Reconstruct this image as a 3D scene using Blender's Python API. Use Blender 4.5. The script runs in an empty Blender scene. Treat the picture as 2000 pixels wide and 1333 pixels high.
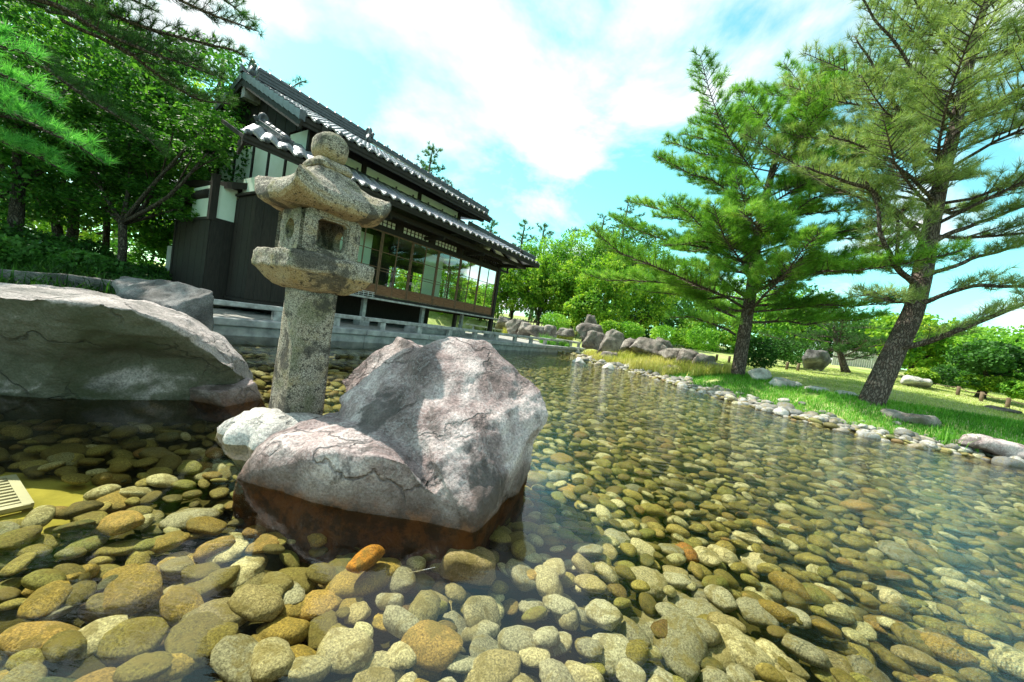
import bpy, bmesh, math, random
import numpy as np
from mathutils import Vector, Matrix, Quaternion, noise
random.seed(7); rng = np.random.default_rng(7)
S = bpy.context.scene
COL = S.collection
R = math.radians

# ---------------------------------------------------------------- camera, sky, sun, exposure
cam_d = bpy.data.cameras.new('camera'); cam = bpy.data.objects.new('camera', cam_d); COL.objects.link(cam)
S.camera = cam
cam_d.sensor_width = 36; cam_d.lens = 13.23; cam_d.clip_start = .05; cam_d.clip_end = 2000
th, ro = math.atan(31/735), math.atan(.155)
fw = Vector((0, math.cos(th), -math.sin(th))); r0 = Vector((1, 0, 0)); u0 = Vector((0, math.sin(th), math.cos(th)))
rt = r0*math.cos(ro) + u0*math.sin(ro); up = -r0*math.sin(ro) + u0*math.cos(ro)
cam.matrix_world = Matrix(((rt.x, up.x, -fw.x, 0), (rt.y, up.y, -fw.y, 0), (rt.z, up.z, -fw.z, .85), (0, 0, 0, 1)))
SUN_AZ, SUN_EL = R(-66), R(53)          # azimuth from +Y towards +X
world = bpy.data.worlds.new('World'); S.world = world; world.use_nodes = True
def build_world():
    nt = world.node_tree; nt.nodes.clear(); N = nt.nodes.new; L = nt.links.new
    out = N('ShaderNodeOutputWorld'); bg = N('ShaderNodeBackground'); bg.inputs[1].default_value = .078
    sky = N('ShaderNodeTexSky'); sky.sky_type = 'NISHITA'; sky.sun_disc = False
    sky.sun_elevation = SUN_EL; sky.sun_rotation = SUN_AZ; sky.air_density = 1.0; sky.dust_density = .6; sky.ozone_density = 1.0
    tint = N('ShaderNodeMix'); tint.data_type = 'RGBA'; tint.blend_type = 'MULTIPLY'; tint.inputs[0].default_value = 1
    tint.inputs[7].default_value = (1.55, 2.95, 2.1, 1)
    L(sky.outputs[0], tint.inputs[6])
    tc = N('ShaderNodeTexCoord'); sep = N('ShaderNodeSeparateXYZ'); L(tc.outputs['Generated'], sep.inputs[0])
    zz = N('ShaderNodeMath'); zz.operation = 'MAXIMUM'; zz.inputs[1].default_value = 0; L(sep.outputs[2], zz.inputs[0])
    za = N('ShaderNodeMath'); za.operation = 'ADD'; za.inputs[1].default_value = .32; L(zz.outputs[0], za.inputs[0])
    dx = N('ShaderNodeMath'); dx.operation = 'DIVIDE'; L(sep.outputs[0], dx.inputs[0]); L(za.outputs[0], dx.inputs[1])
    dy = N('ShaderNodeMath'); dy.operation = 'DIVIDE'; L(sep.outputs[1], dy.inputs[0]); L(za.outputs[0], dy.inputs[1])
    cmb = N('ShaderNodeCombineXYZ'); L(dx.outputs[0], cmb.inputs[0]); L(dy.outputs[0], cmb.inputs[1]); cmb.inputs[2].default_value = 3.7
    n1 = N('ShaderNodeTexNoise'); n1.inputs['Scale'].default_value = 1.5; n1.inputs['Detail'].default_value = 8; n1.inputs['Roughness'].default_value = .58; n1.inputs['Distortion'].default_value = .25
    L(cmb.outputs[0], n1.inputs['Vector'])
    rp = N('ShaderNodeValToRGB'); rp.color_ramp.elements[0].position = .46; rp.color_ramp.elements[1].position = .585
    L(n1.outputs['Fac'], rp.inputs[0])
    n2 = N('ShaderNodeTexNoise'); n2.inputs['Scale'].default_value = 2.6; n2.inputs['Detail'].default_value = 5; L(cmb.outputs[0], n2.inputs['Vector'])
    cr = N('ShaderNodeValToRGB'); cr.color_ramp.elements[0].position = .35; cr.color_ramp.elements[0].color = (7.2, 8.2, 8.4, 1)
    cr.color_ramp.elements[1].position = .6; cr.color_ramp.elements[1].color = (9.2, 9.2, 9.2, 1); L(n2.outputs['Fac'], cr.inputs[0])
    mx = N('ShaderNodeMix'); mx.data_type = 'RGBA'; L(rp.outputs[0], mx.inputs[0]); L(tint.outputs[2], mx.inputs[6]); L(cr.outputs[0], mx.inputs[7])
    L(mx.outputs[2], bg.inputs[0]); L(bg.outputs[0], out.inputs[0])
build_world()
sun_d = bpy.data.lights.new('sun', 'SUN'); sun_d.energy = 5.0; sun_d.angle = R(.5); sun_d.color = (1, .93, .80)
sun = bpy.data.objects.new('sun', sun_d); COL.objects.link(sun)
sdir = Vector((math.sin(SUN_AZ)*math.cos(SUN_EL), math.cos(SUN_AZ)*math.cos(SUN_EL), math.sin(SUN_EL)))
sun.rotation_mode = 'QUATERNION'; sun.rotation_quaternion = sdir.to_track_quat('Z', 'Y'); sun.location = (0, 0, 30)
S.view_settings.view_transform = 'Standard'; S.view_settings.look = 'None'; S.view_settings.gamma = 1
S.view_settings.use_curve_mapping = False; S.view_settings.exposure = .92
S.render.engine = 'CYCLES'
S.cycles.max_bounces = 8; S.cycles.transparent_max_bounces = 16

# ---------------------------------------------------------------- helpers
def tag(o, label=None, cat=None, group=None, kind=None):
    if label: o['label'] = label
    if cat: o['category'] = cat
    if group: o['group'] = group
    if kind: o['kind'] = kind
    return o
def empty(name, loc, label, cat, group=None, rz=0):
    o = bpy.data.objects.new(name, None); COL.objects.link(o); o.location = loc; o.rotation_euler = (0, 0, rz)
    o.empty_display_size = .1
    return tag(o, label, cat, group)
def link(name, me, mat, parent=None, smooth=False):
    o = bpy.data.objects.new(name, me); COL.objects.link(o)
    if mat and not me.materials: me.materials.append(mat)
    if smooth: me.polygons.foreach_set('use_smooth', [True]*len(me.polygons))
    if parent:                                     # geometry is given in world coordinates: undo the parent's transform
        o.parent = parent; o.matrix_parent_inverse = (Matrix.Translation(parent.location) @ parent.rotation_euler.to_matrix().to_4x4()).inverted()
    return o
def mesh_np(name, V, F, mat, parent=None, smooth=False):
    """V (n,3), F (m,k) arrays -> mesh object"""
    V = np.asarray(V, dtype=np.float32); F = np.asarray(F, dtype=np.int32)
    me = bpy.data.meshes.new(name); m, k = F.shape
    me.vertices.add(len(V)); me.vertices.foreach_set('co', V.ravel())
    me.loops.add(m*k); me.loops.foreach_set('vertex_index', F.ravel())
    me.polygons.add(m); me.polygons.foreach_set('loop_start', np.arange(0, m*k, k, dtype=np.int32))
    me.update(calc_edges=True)
    return link(name, me, mat, parent, smooth)
class MB:
    def __init__(s): s.v = []; s.f = []
    def add(s, vs, fs):
        b = len(s.v); s.v += [tuple(v) for v in vs]; s.f += [tuple(i+b for i in f) for f in fs]
    def hexa(s, p):       # 8 points: bottom 4, top 4
        s.add(p, [(0,3,2,1), (4,5,6,7), (0,1,5,4), (1,2,6,5), (2,3,7,6), (3,0,4,7)])
    def bar(s, a, b, w, h, upv=Vector((0, 0, 1))):
        a, b = Vector(a), Vector(b); d = (b-a).normalized(); sx = d.cross(upv)
        sx = sx.normalized() if sx.length > 1e-4 else Vector((1, 0, 0)); sz = sx.cross(d)
        sx = sx*w/2; sz = sz*h/2
        s.hexa([a-sx-sz, b-sx-sz, b+sx-sz, a+sx-sz, a-sx+sz, b-sx+sz, b+sx+sz, a+sx+sz])
    def tube(s, pts, rad, n=8, cap=True):
        pts = [Vector(p) for p in pts]; rings = []; ref = Vector((.31, .17, .93))
        for i, p in enumerate(pts):
            d = (pts[min(i+1, len(pts)-1)] - pts[max(i-1, 0)]).normalized()
            x = d.cross(ref).normalized(); y = d.cross(x)
            rings.append([p + (x*math.cos(2*math.pi*k/n) + y*math.sin(2*math.pi*k/n))*rad[i] for k in range(n)])
        vs = [v for r in rings for v in r]; fs = []
        for i in range(len(pts)-1):
            for k in range(n):
                a = i*n+k; b = i*n+(k+1) % n; fs.append((a, b, b+n, a+n))
        if cap: fs += [tuple(range(n))[::-1], tuple(range(len(vs)-n, len(vs)))]
        s.add(vs, fs)
    def build(s, name, mat, parent=None, smooth=False):
        me = bpy.data.meshes.new(name); me.from_pydata(s.v, [], s.f); me.update()
        return link(name, me, mat, parent, smooth)
def ico(sub):
    bm = bmesh.new(); bmesh.ops.create_icosphere(bm, subdivisions=sub, radius=1)
    V = np.array([v.co[:] for v in bm.verts]); F = np.array([[v.index for v in f.verts] for f in bm.faces]); bm.free(); return V, F
ICO = {k: ico(k) for k in (1, 2, 3, 4)}
def fbm(p, s, o=4): return noise.fractal(Vector(p)*s, .9, 2.1, o)

# ---------------------------------------------------------------- materials
def mat(name, rough=.8, spec=.3):
    m = bpy.data.materials.new(name); m.use_nodes = True
    b = m.node_tree.nodes['Principled BSDF']; b.inputs['Roughness'].default_value = rough; b.inputs['Specular IOR Level'].default_value = spec
    return m, m.node_tree, b
def ramp(nt, src, stops):
    r = nt.nodes.new('ShaderNodeValToRGB'); e = r.color_ramp.elements
    while len(e) < len(stops): e.new(.5)
    for k, (p, c) in enumerate(stops): e[k].position = p; e[k].color = (*c, 1)
    nt.links.new(src, r.inputs[0]); return r.outputs[0]
def nz(nt, scale, detail=5, rough=.55, vec=None, dist=0, world=True, sc3=None):
    n = nt.nodes.new('ShaderNodeTexNoise'); n.inputs['Scale'].default_value = scale; n.inputs['Detail'].default_value = detail
    n.inputs['Roughness'].default_value = rough; n.inputs['Distortion'].default_value = dist
    if vec is None:
        g = nt.nodes.new('ShaderNodeNewGeometry').outputs['Position'] if world else nt.nodes.new('ShaderNodeTexCoord').outputs['Object']
        vec = g
    if sc3:
        mp = nt.nodes.new('ShaderNodeMapping'); mp.inputs['Scale'].default_value = sc3; nt.links.new(vec, mp.inputs[0]); vec = mp.outputs[0]
    nt.links.new(vec, n.inputs['Vector']); return n.outputs['Fac']
def mixc(nt, fac, a, b, mode='MIX'):
    m = nt.nodes.new('ShaderNodeMix'); m.data_type = 'RGBA'; m.blend_type = mode
    for s, i in ((fac, 0), (a, 6), (b, 7)):
        if isinstance(s, (int, float)): m.inputs[i].default_value = s
        elif isinstance(s, tuple): m.inputs[i].default_value = (*s, 1)
        else: nt.links.new(s, m.inputs[i])
    return m.outputs[2]
def bump(nt, b, h, strength=.4, dist=.01):
    n = nt.nodes.new('ShaderNodeBump'); n.inputs['Strength'].default_value = strength; n.inputs['Distance'].default_value = dist
    nt.links.new(h, n.inputs['Height']); nt.links.new(n.outputs[0], b.inputs['Normal'])
def math_(nt, op, a, b=None):
    m = nt.nodes.new('ShaderNodeMath'); m.operation = op
    for s, i in ((a, 0), (b, 1)):
        if s is None: continue
        if isinstance(s, (int, float)): m.inputs[i].default_value = s
        else: nt.links.new(s, m.inputs[i])
    return m.outputs[0]
def smoothstep(nt, v, lo, hi):
    m = nt.nodes.new('ShaderNodeMapRange'); m.interpolation_type = 'SMOOTHSTEP'; nt.links.new(v, m.inputs[0])
    m.inputs[1].default_value = lo; m.inputs[2].default_value = hi; return m.outputs[0]
def posz(nt):
    g = nt.nodes.new('ShaderNodeNewGeometry'); s = nt.nodes.new('ShaderNodeSeparateXYZ'); nt.links.new(g.outputs['Position'], s.inputs[0]); return s.outputs[2]
def normz(nt):
    g = nt.nodes.new('ShaderNodeNewGeometry'); s = nt.nodes.new('ShaderNodeSeparateXYZ'); nt.links.new(g.outputs['Normal'], s.inputs[0]); return s.outputs[2]
M = {}
def simple(name, lo, hi, scale=6, rough=.8, spec=.3, bstr=.3, bdist=.01, sc3=None, bscale=None):
    m, nt, b = mat(name, rough, spec); n = nz(nt, scale, 6, .6, sc3=sc3)
    nt.links.new(ramp(nt, n, [(.3, lo), (.7, hi)]), b.inputs['Base Color'])
    if bstr: bump(nt, b, nz(nt, bscale or scale*5, 5, .6, sc3=sc3), bstr, bdist)
    M[name] = m; return m
simple('dark_wood', (.012, .010, .009), (.030, .025, .021), 9, .7, .3, .4, .006, (6, 6, .7))
simple('brown_wood', (.10, .045, .022), (.24, .115, .06), 8, .6, .3, .3, .004, (1, 1, 7))
simple('frame_wood', (.09, .05, .03), (.20, .12, .07), 12, .6, .3, .2, .003)
simple('grey_wood', (.16, .155, .15), (.50, .50, .49), 7, .85, .2, .6, .01)
simple('plaster', (.60, .72, .60), (.78, .86, .80), 1.3, .9, .1, .15, .003)
simple('shoji', (.70, .78, .70), (.80, .86, .80), 2, .9, .1, 0)
simple('tile', (.20, .21, .27), (.42, .43, .48), 14, .34, .6, .15, .003); M['tile'].node_tree.nodes['Principled BSDF'].inputs['Metallic'].default_value = .45
simple('ridge_tile', (.035, .04, .05), (.085, .09, .11), 10, .4, .5, .3, .006)
simple('kerb_stone', (.17, .175, .18), (.42, .42, .41), 5, .85, .2, .6, .012)
simple('terrace_gravel', (.20, .20, .19), (.44, .43, .40), 9, .95, .1, .8, .02, None, 60)
simple('earth', (.10, .085, .055), (.22, .19, .13), 2.2, .95, .1, .8, .03, None, 30)
simple('olive_sand', (.20, .19, .04), (.42, .38, .09), 5, .9, .2, .4, .01, None, 50)
simple('white_metal', (.35, .36, .36), (.55, .55, .55), 5, .5, .4, 0)
simple('pale_fence', (.45, .46, .45), (.62, .62, .60), 4, .8, .2, .2)
simple('peg_wood', (.09, .06, .04), (.20, .15, .10), 6, .8, .2, .4)
def granite():
    m, nt, b = mat('granite', .92, .15)
    fine = ramp(nt, nz(nt, 150, 3, .7), [(.38, (.06, .053, .047)), (.50, (.27, .24, .20)), (.64, (.54, .49, .42))])
    lich = nz(nt, 7, 6, .62, dist=.4); c = mixc(nt, math_(nt, 'MULTIPLY', smoothstep(nt, lich, .52, .68), .38), fine, (.34, .27, .12), 'MIX')
    # lichen takes the undersides and sheltered faces: they stay damp
    damp = smoothstep(nt, math_(nt, 'ADD', normz(nt), math_(nt, 'MULTIPLY', nz(nt, 9, 5, .6), .8)), .55, -.1)
    c = mixc(nt, math_(nt, 'MULTIPLY', damp, .5), c, (.44, .29, .10)); 
    moss = smoothstep(nt, nz(nt, 4.5, 6, .6), .53, .66); c = mixc(nt, math_(nt, 'MULTIPLY', moss, .55), c, (.10, .11, .04))
    pits = smoothstep(nt, nz(nt, 42, 5, .7), .45, .37); c = mixc(nt, math_(nt, 'MULTIPLY', pits, .9), c, (.05, .045, .04))
    stain = smoothstep(nt, nz(nt, 4.2, 7, .7, dist=.6), .50, .59); c = mixc(nt, math_(nt, 'MULTIPLY', stain, .8), c, (.045, .042, .038))
    nt.links.new(c, b.inputs['Base Color'])
    bump(nt, b, math_(nt, 'ADD', nz(nt, 120, 4, .7), math_(nt, 'MULTIPLY', nz(nt, 38, 5, .65), 1.5)), .75, .006); M['granite'] = m
granite()
def rock(name, light, mid, dark, rust_shade=True, moss=0, veins=True):
    m, nt, b = mat(name, .78, .3)
    base = ramp(nt, nz(nt, 2.4, 8, .62, dist=.5), [(.34, dark), (.47, mid), (.62, light)])
    speck = ramp(nt, nz(nt, 85, 5, .75), [(.38, (.30, .28, .28)), (.50, (.95, .93, .93)), (.64, (1.7, 1.65, 1.65))])
    c = mixc(nt, .6, base, speck, 'MULTIPLY')
    if veins:
        v = nz(nt, 5.5, 7, .68, dist=1.2); band = math_(nt, 'ABSOLUTE', math_(nt, 'SUBTRACT', v, .5))
        c = mixc(nt, math_(nt, 'MULTIPLY', smoothstep(nt, band, .014, .0), .28), c, (.66, .66, .68))
        c = mixc(nt, math_(nt, 'MULTIPLY', smoothstep(nt, nz(nt, 3.1, 7, .66, dist=.3), .53, .60), .75), c, (.05, .045, .043))
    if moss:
        c = mixc(nt, math_(nt, 'MULTIPLY', smoothstep(nt, math_(nt, 'SUBTRACT', nz(nt, 2.0, 6, .6), math_(nt, 'MULTIPLY', normz(nt), .6)), .42, .62), moss), c, (.05, .06, .025))  # moss; its dark tone also paints shade on sides and undersides
    z = math_(nt, 'ADD', posz(nt), math_(nt, 'MULTIPLY', nz(nt, 6, 5, .6), .10))
    if rust_shade:
        c = mixc(nt, math_(nt, 'MULTIPLY', smoothstep(nt, z, .25, .12), .62), c, (.085, .058, .045))  # dark brown wet band, also painting shade onto the boulder's front ledge
        c = mixc(nt, smoothstep(nt, z, .13, .02), c, mixc(nt, smoothstep(nt, nz(nt, 11, 6, .7), .4, .6), (.05, .026, .016), (.17, .07, .028)))
    nt.links.new(c, b.inputs['Base Color'])
    vo = nt.nodes.new('ShaderNodeTexVoronoi'); vo.feature = 'DISTANCE_TO_EDGE'; vo.inputs['Scale'].default_value = 2.6
    nn = nt.nodes.new('ShaderNodeTexNoise'); nn.inputs['Scale'].default_value = 3.5; nn.inputs['Detail'].default_value = 8; gp = nt.nodes.new('ShaderNodeNewGeometry').outputs['Position']; nt.links.new(gp, nn.inputs['Vector'])
    av = nt.nodes.new('ShaderNodeMix'); av.data_type = 'VECTOR'; av.inputs[0].default_value = .35; nt.links.new(gp, av.inputs[4]); nt.links.new(nn.outputs['Color'], av.inputs[5]); nt.links.new(av.outputs[1], vo.inputs[0])
    crack = smoothstep(nt, vo.outputs[0], .022, .0); crack = math_(nt, 'MULTIPLY', crack, smoothstep(nt, nz(nt, 2.2, 3, .5), .44, .56))
    c = mixc(nt, math_(nt, 'MULTIPLY', crack, .5), c, (.03, .028, .026)); nt.links.new(c, b.inputs['Base Color'])
    h = math_(nt, 'ADD', math_(nt, 'SUBTRACT', nz(nt, 9, 9, .72, dist=.5), math_(nt, 'MULTIPLY', crack, .5)), math_(nt, 'MULTIPLY', nz(nt, 75, 5, .7), .25))
    bump(nt, b, h, .95, .03); M[name] = m
rock('boulder_rock', (.58, .50, .49), (.25, .19, .187), (.075, .058, .056))
rock('slab_rock', (.44, .39, .38), (.24, .22, .21), (.09, .09, .085), rust_shade=False, moss=.8, veins=False)
rock('dark_rock', (.22, .215, .215), (.10, .098, .098), (.04, .04, .04), rust_shade=False, veins=False)
rock('bank_rock', (.30, .275, .25), (.16, .14, .125), (.07, .06, .053), rust_shade=False, veins=False)
rock('pale_rock', (.60, .585, .55), (.43, .42, .395), (.22, .215, .20), rust_shade=False, veins=False)
def pebble(name, mode):
    m, nt, b = mat(name, .55, .35)
    if mode == 'object':
        c = mixc(nt, 1.0, nt.nodes.new('ShaderNodeObjectInfo').outputs['Color'], (.80, .80, .80), 'MULTIPLY')
        w = False
    else:
        r = nt.nodes.new('ShaderNodeNewGeometry').outputs['Random Per Island']; w = True
        if mode == 'wet':
            c = ramp(nt, r, [(0, (.10, .085, .035)), (.18, (.20, .17, .06)), (.34, (.36, .31, .11)), (.50, (.22, .23, .08)), (.64, (.42, .35, .14)), (.70, (.28, .17, .07)), (.80, (.08, .09, .05)), (.84, (.50, .48, .34)), (1, (.66, .63, .50))])
            c = mixc(nt, 1.0, c, (.78, .80, .78), 'MULTIPLY')
        else:
            c = ramp(nt, r, [(0, (.08, .08, .075)), (.35, (.24, .23, .21)), (.7, (.42, .40, .36)), (1, (.16, .14, .12))])
    sp = ramp(nt, nz(nt, 170, 4, .75), [(.36, (.32, .31, .29)), (.51, (.95, .95, .95)), (.64, (1.6, 1.6, 1.55))])
    c = mixc(nt, .9, c, sp, 'MULTIPLY')
    st = nz(nt, 14, 6, .65, dist=.6); c = mixc(nt, math_(nt, 'MULTIPLY', smoothstep(nt, st, .48, .60), .65), c, (.16, .13, .04) if mode != 'dry' else (.24, .22, .19))
    nt.links.new(c, b.inputs['Base Color']); bump(nt, b, nz(nt, 48, 8, .75, dist=.4), .9, .010); M[name] = m
pebble('pebble_one', 'object'); pebble('pebble_wet', 'wet'); pebble('pebble_dry', 'dry')
def foliage(name, cols, trans=.35, rough=.6):
    m, nt, b = mat(name, rough, .25); r = nt.nodes.new('ShaderNodeNewGeometry').outputs['Random Per Island']
    k = math_(nt, 'ADD', math_(nt, 'MULTIPLY', r, .45), math_(nt, 'SUBTRACT', math_(nt, 'MULTIPLY', nz(nt, .9, 3, .6), 1.3), .37))
    n = len(cols); c = ramp(nt, k, [(i/(n-1)*.8+.1, cc) for i, cc in enumerate(cols)])
    nt.links.new(c, b.inputs['Base Color'])
    tr = nt.nodes.new('ShaderNodeBsdfTranslucent'); mx = nt.nodes.new('ShaderNodeMixShader'); mx.inputs[0].default_value = trans
    tc = mixc(nt, 1.0, c, (1.5, 1.7, .7), 'MULTIPLY'); nt.links.new(tc, tr.inputs[0])
    nt.links.new(b.outputs[0], mx.inputs[1]); nt.links.new(tr.outputs[0], mx.inputs[2])
    nt.links.new(mx.outputs[0], nt.nodes['Material Output'].inputs[0]); M[name] = m
foliage('pine_needle', [(.035, .10, .020), (.10, .26, .03), (.22, .40, .06), (.40, .50, .14)])
foliage('pale_needle', [(.08, .13, .045), (.18, .25, .08), (.29, .36, .14), (.42, .47, .24)])
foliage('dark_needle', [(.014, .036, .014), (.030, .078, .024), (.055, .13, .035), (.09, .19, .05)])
foliage('bright_needle', [(.03, .13, .03), (.07, .28, .06), (.14, .42, .11), (.28, .54, .20)], .45)
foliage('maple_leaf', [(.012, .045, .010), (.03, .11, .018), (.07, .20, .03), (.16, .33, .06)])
foliage('hedge_leaf', [(.02, .08, .012), (.09, .22, .02), (.26, .42, .04), (.52, .56, .09)])
foliage('bush_leaf', [(.03, .10, .015), (.09, .24, .025), (.22, .42, .05), (.38, .50, .10)])
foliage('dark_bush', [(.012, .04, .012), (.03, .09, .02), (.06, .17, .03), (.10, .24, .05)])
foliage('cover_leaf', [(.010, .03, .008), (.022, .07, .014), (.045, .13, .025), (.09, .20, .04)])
foliage('grass_green', [(.03, .12, .012), (.07, .24, .02), (.14, .36, .04), (.26, .42, .09)], .3)
foliage('grass_dry', [(.24, .28, .05), (.42, .42, .10), (.58, .52, .20), (.66, .56, .32)], .3)
foliage('grass_lawn', [(.20, .30, .07), (.34, .42, .12), (.48, .50, .22), (.58, .56, .32)], .3)
def bark(name, lo, hi, plates=24):
    m, nt, b = mat(name, .9, .15)
    v = nt.nodes.new('ShaderNodeTexVoronoi'); v.feature = 'DISTANCE_TO_EDGE'; v.inputs['Scale'].default_value = plates
    mp = nt.nodes.new('ShaderNodeMapping'); mp.inputs['Scale'].default_value = (1, 1, .35)
    nt.links.new(nt.nodes.new('ShaderNodeNewGeometry').outputs['Position'], mp.inputs[0]); wv = nt.nodes.new('ShaderNodeTexNoise'); wv.inputs['Scale'].default_value = 9; nt.links.new(mp.outputs[0], wv.inputs['Vector']); av = nt.nodes.new('ShaderNodeMix'); av.data_type = 'VECTOR'; av.inputs[0].default_value = .16
    nt.links.new(mp.outputs[0], av.inputs[4]); nt.links.new(wv.outputs['Color'], av.inputs[5]); nt.links.new(av.outputs[1], v.inputs[0])
    e = smoothstep(nt, v.outputs[0], 0, .22)
    c = mixc(nt, e, (lo[0]*.6, lo[1]*.6, lo[2]*.6), ramp(nt, nz(nt, 25, 6, .7), [(.3, lo), (.7, hi)]))
    nt.links.new(c, b.inputs['Base Color']); bump(nt, b, math_(nt, 'ADD', e, nz(nt, 60, 4)), .9, .02); M[name] = m
bark('pine_bark', (.085, .065, .055), (.26, .21, .18)); bark('maple_bark', (.06, .05, .04), (.17, .15, .12), 30)
def glass():
    m, nt, b = mat('glass', 0); nt.nodes.remove(b)
    t = nt.nodes.new('ShaderNodeBsdfTransparent'); t.inputs[0].default_value = (.90, .95, .92, 1)
    g = nt.nodes.new('ShaderNodeBsdfGlossy'); g.inputs['Roughness'].default_value = .01
    f = nt.nodes.new('ShaderNodeFresnel'); f.inputs[0].default_value = 1.33; mx = nt.nodes.new('ShaderNodeMixShader')
    nt.links.new(f.outputs[0], mx.inputs[0]); nt.links.new(t.outputs[0], mx.inputs[1]); nt.links.new(g.outputs[0], mx.inputs[2])
    nt.links.new(mx.outputs[0], nt.nodes['Material Output'].inputs[0]); M['glass'] = m
glass()
def water():
    m, nt, b = mat('water', 0); nt.nodes.remove(b)
    t = nt.nodes.new('ShaderNodeBsdfTransparent'); t.inputs[0].default_value = (.97, .97, .75, 1)
    g = nt.nodes.new('ShaderNodeBsdfGlossy'); g.inputs['Roughness'].default_value = .015
    f = nt.nodes.new('ShaderNodeFresnel'); f.inputs[0].default_value = 1.52; mx = nt.nodes.new('ShaderNodeMixShader')
    bp = nt.nodes.new('ShaderNodeBump'); bp.inputs['Strength'].default_value = .5; bp.inputs['Distance'].default_value = .022
    pos = nt.nodes.new('ShaderNodeNewGeometry').outputs['Position']
    mp = nt.nodes.new('ShaderNodeMapping'); mp.inputs['Rotation'].default_value = (0, 0, R(-28)); mp.inputs['Scale'].default_value = (2.2, 9, 1)
    nt.links.new(pos, mp.inputs[0])
    rip = nz(nt, 1.9, 5, .62, vec=mp.outputs[0], dist=.3); soft = nz(nt, 2.2, 2, .5, vec=pos)
    sep = nt.nodes.new('ShaderNodeSeparateXYZ'); nt.links.new(pos, sep.inputs[0])
    reg = math_(nt, 'ADD', sep.outputs[0], math_(nt, 'MULTIPLY', sep.outputs[1], .35))
    amp = math_(nt, 'ADD', .05, math_(nt, 'MULTIPLY', smoothstep(nt, math_(nt, 'ADD', reg, math_(nt, 'MULTIPLY', nz(nt, .8, 3, .5, vec=pos), 1.4)), 1.3, 2.9), .85))
    h = math_(nt, 'ADD', math_(nt, 'MULTIPLY', rip, amp), math_(nt, 'MULTIPLY', soft, .30))
    nt.links.new(h, bp.inputs['Height']); nt.links.new(bp.outputs[0], g.inputs['Normal']); nt.links.new(bp.outputs[0], f.inputs['Normal'])
    nt.links.new(f.outputs[0], mx.inputs[0]); nt.links.new(t.outputs[0], mx.inputs[1]); nt.links.new(g.outputs[0], mx.inputs[2])
    nt.links.new(mx.outputs[0], nt.nodes['Material Output'].inputs[0]); M['water'] = m
water()
def lawn_mat():
    m, nt, b = mat('lawn', .95, .1)
    c = ramp(nt, nz(nt, 1.1, 6, .65), [(.3, (.17, .27, .06)), (.5, (.34, .40, .14)), (.7, (.52, .52, .30))])
    c = mixc(nt, .5, c, ramp(nt, nz(nt, 40, 4, .7), [(.35, (.4, .4, .4)), (.65, (1.3, 1.3, 1.3))]), 'MULTIPLY')
    bed = ramp(nt, nz(nt, 8, 5, .6), [(.3, (.03, .03, .012)), (.7, (.09, .08, .03))])
    z = posz(nt); c = mixc(nt, smoothstep(nt, z, .0, .16), bed, c)
    nt.links.new(c, b.inputs['Base Color']); bump(nt, b, nz(nt, 30, 6, .7), .8, .03); M['lawn'] = m
lawn_mat()

# ---------------------------------------------------------------- site frame: house corner, front axis, terrain height
P0 = (-.888, 14.0); A1 = (.55038, .83491); A2 = (-.83491, .55038)        # A1 runs away from the viewer along the front, A2 into the house
def W(u, v, z): return Vector((P0[0]-A1[0]*u+A2[0]*v, P0[1]-A1[1]*u+A2[1]*v, z))
POND = np.array([(2.75, 17.1), W(9.6, -1.45, 0)[:2], (-6.6, 5.25), (-9, 4.6), (-14, 3), (-14, -6), (14, -6), (14, 4.6), (9.2, 5.1), (7.47, 5.33), (6.89, 5.5), (6.27, 5.6), (5.3, 6.1), (4.9, 7.0), (4.4, 8.6), (4.2, 10.8), (3.3, 12.3), (2.7, 13.2), (2.95, 15.0)])
def pond_s(X, Y):
    """signed distance to the pond's edge, + on land"""
    X = np.asarray(X, float); Y = np.asarray(Y, float); d = np.full(X.shape, 1e9); ins = np.zeros(X.shape, bool); n = len(POND)
    for i in range(n):
        ax, ay = POND[i]; bx, by = POND[(i+1) % n]; ex, ey = bx-ax, by-ay
        t = np.clip(((X-ax)*ex+(Y-ay)*ey)/(ex*ex+ey*ey), 0, 1); d = np.minimum(d, np.hypot(X-ax-t*ex, Y-ay-t*ey))
        c = ((ay > Y) != (by > Y)) & (X < ex*(Y-ay)/(ey if abs(ey) > 1e-9 else 1e-9)+ax); ins ^= c
    return np.where(ins, -d, d)
def sm(t): t = np.clip(t, 0, 1); return t*t*(3-2*t)
def hgt(X, Y):
    X = np.asarray(X, float); Y = np.asarray(Y, float); s = pond_s(X, Y)
    u = -((X-P0[0])*A1[0]+(Y-P0[1])*A1[1]); v = (X-P0[0])*A2[0]+(Y-P0[1])*A2[1]
    right = sm((X+v*0-1.0-(Y-14)*.0)/2.5)
    right = np.where(u < -6, 1.0, right)
    land = .03+.40*sm(s/2.2)+right*.068*np.clip(s-2.0, 0, 22)+(1-right)*.012*np.clip(s-2, 0, 30)
    bed = -.26+.29*sm(1+s/.75)*np.where(X > 2.0, 1, 0)
    z = np.where(s > 0, land, bed)
    z = z+np.where(s > 3, .05*np.sin(X*.7+1)*np.cos(Y*.6), 0)
    ter = (v > -1.38) & (v < 7.5) & (u > -6.2) & (u < 9.4)
    return np.where(ter, np.minimum(z, .2), z)
def h1(x, y): return float(hgt(x, y))
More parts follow.
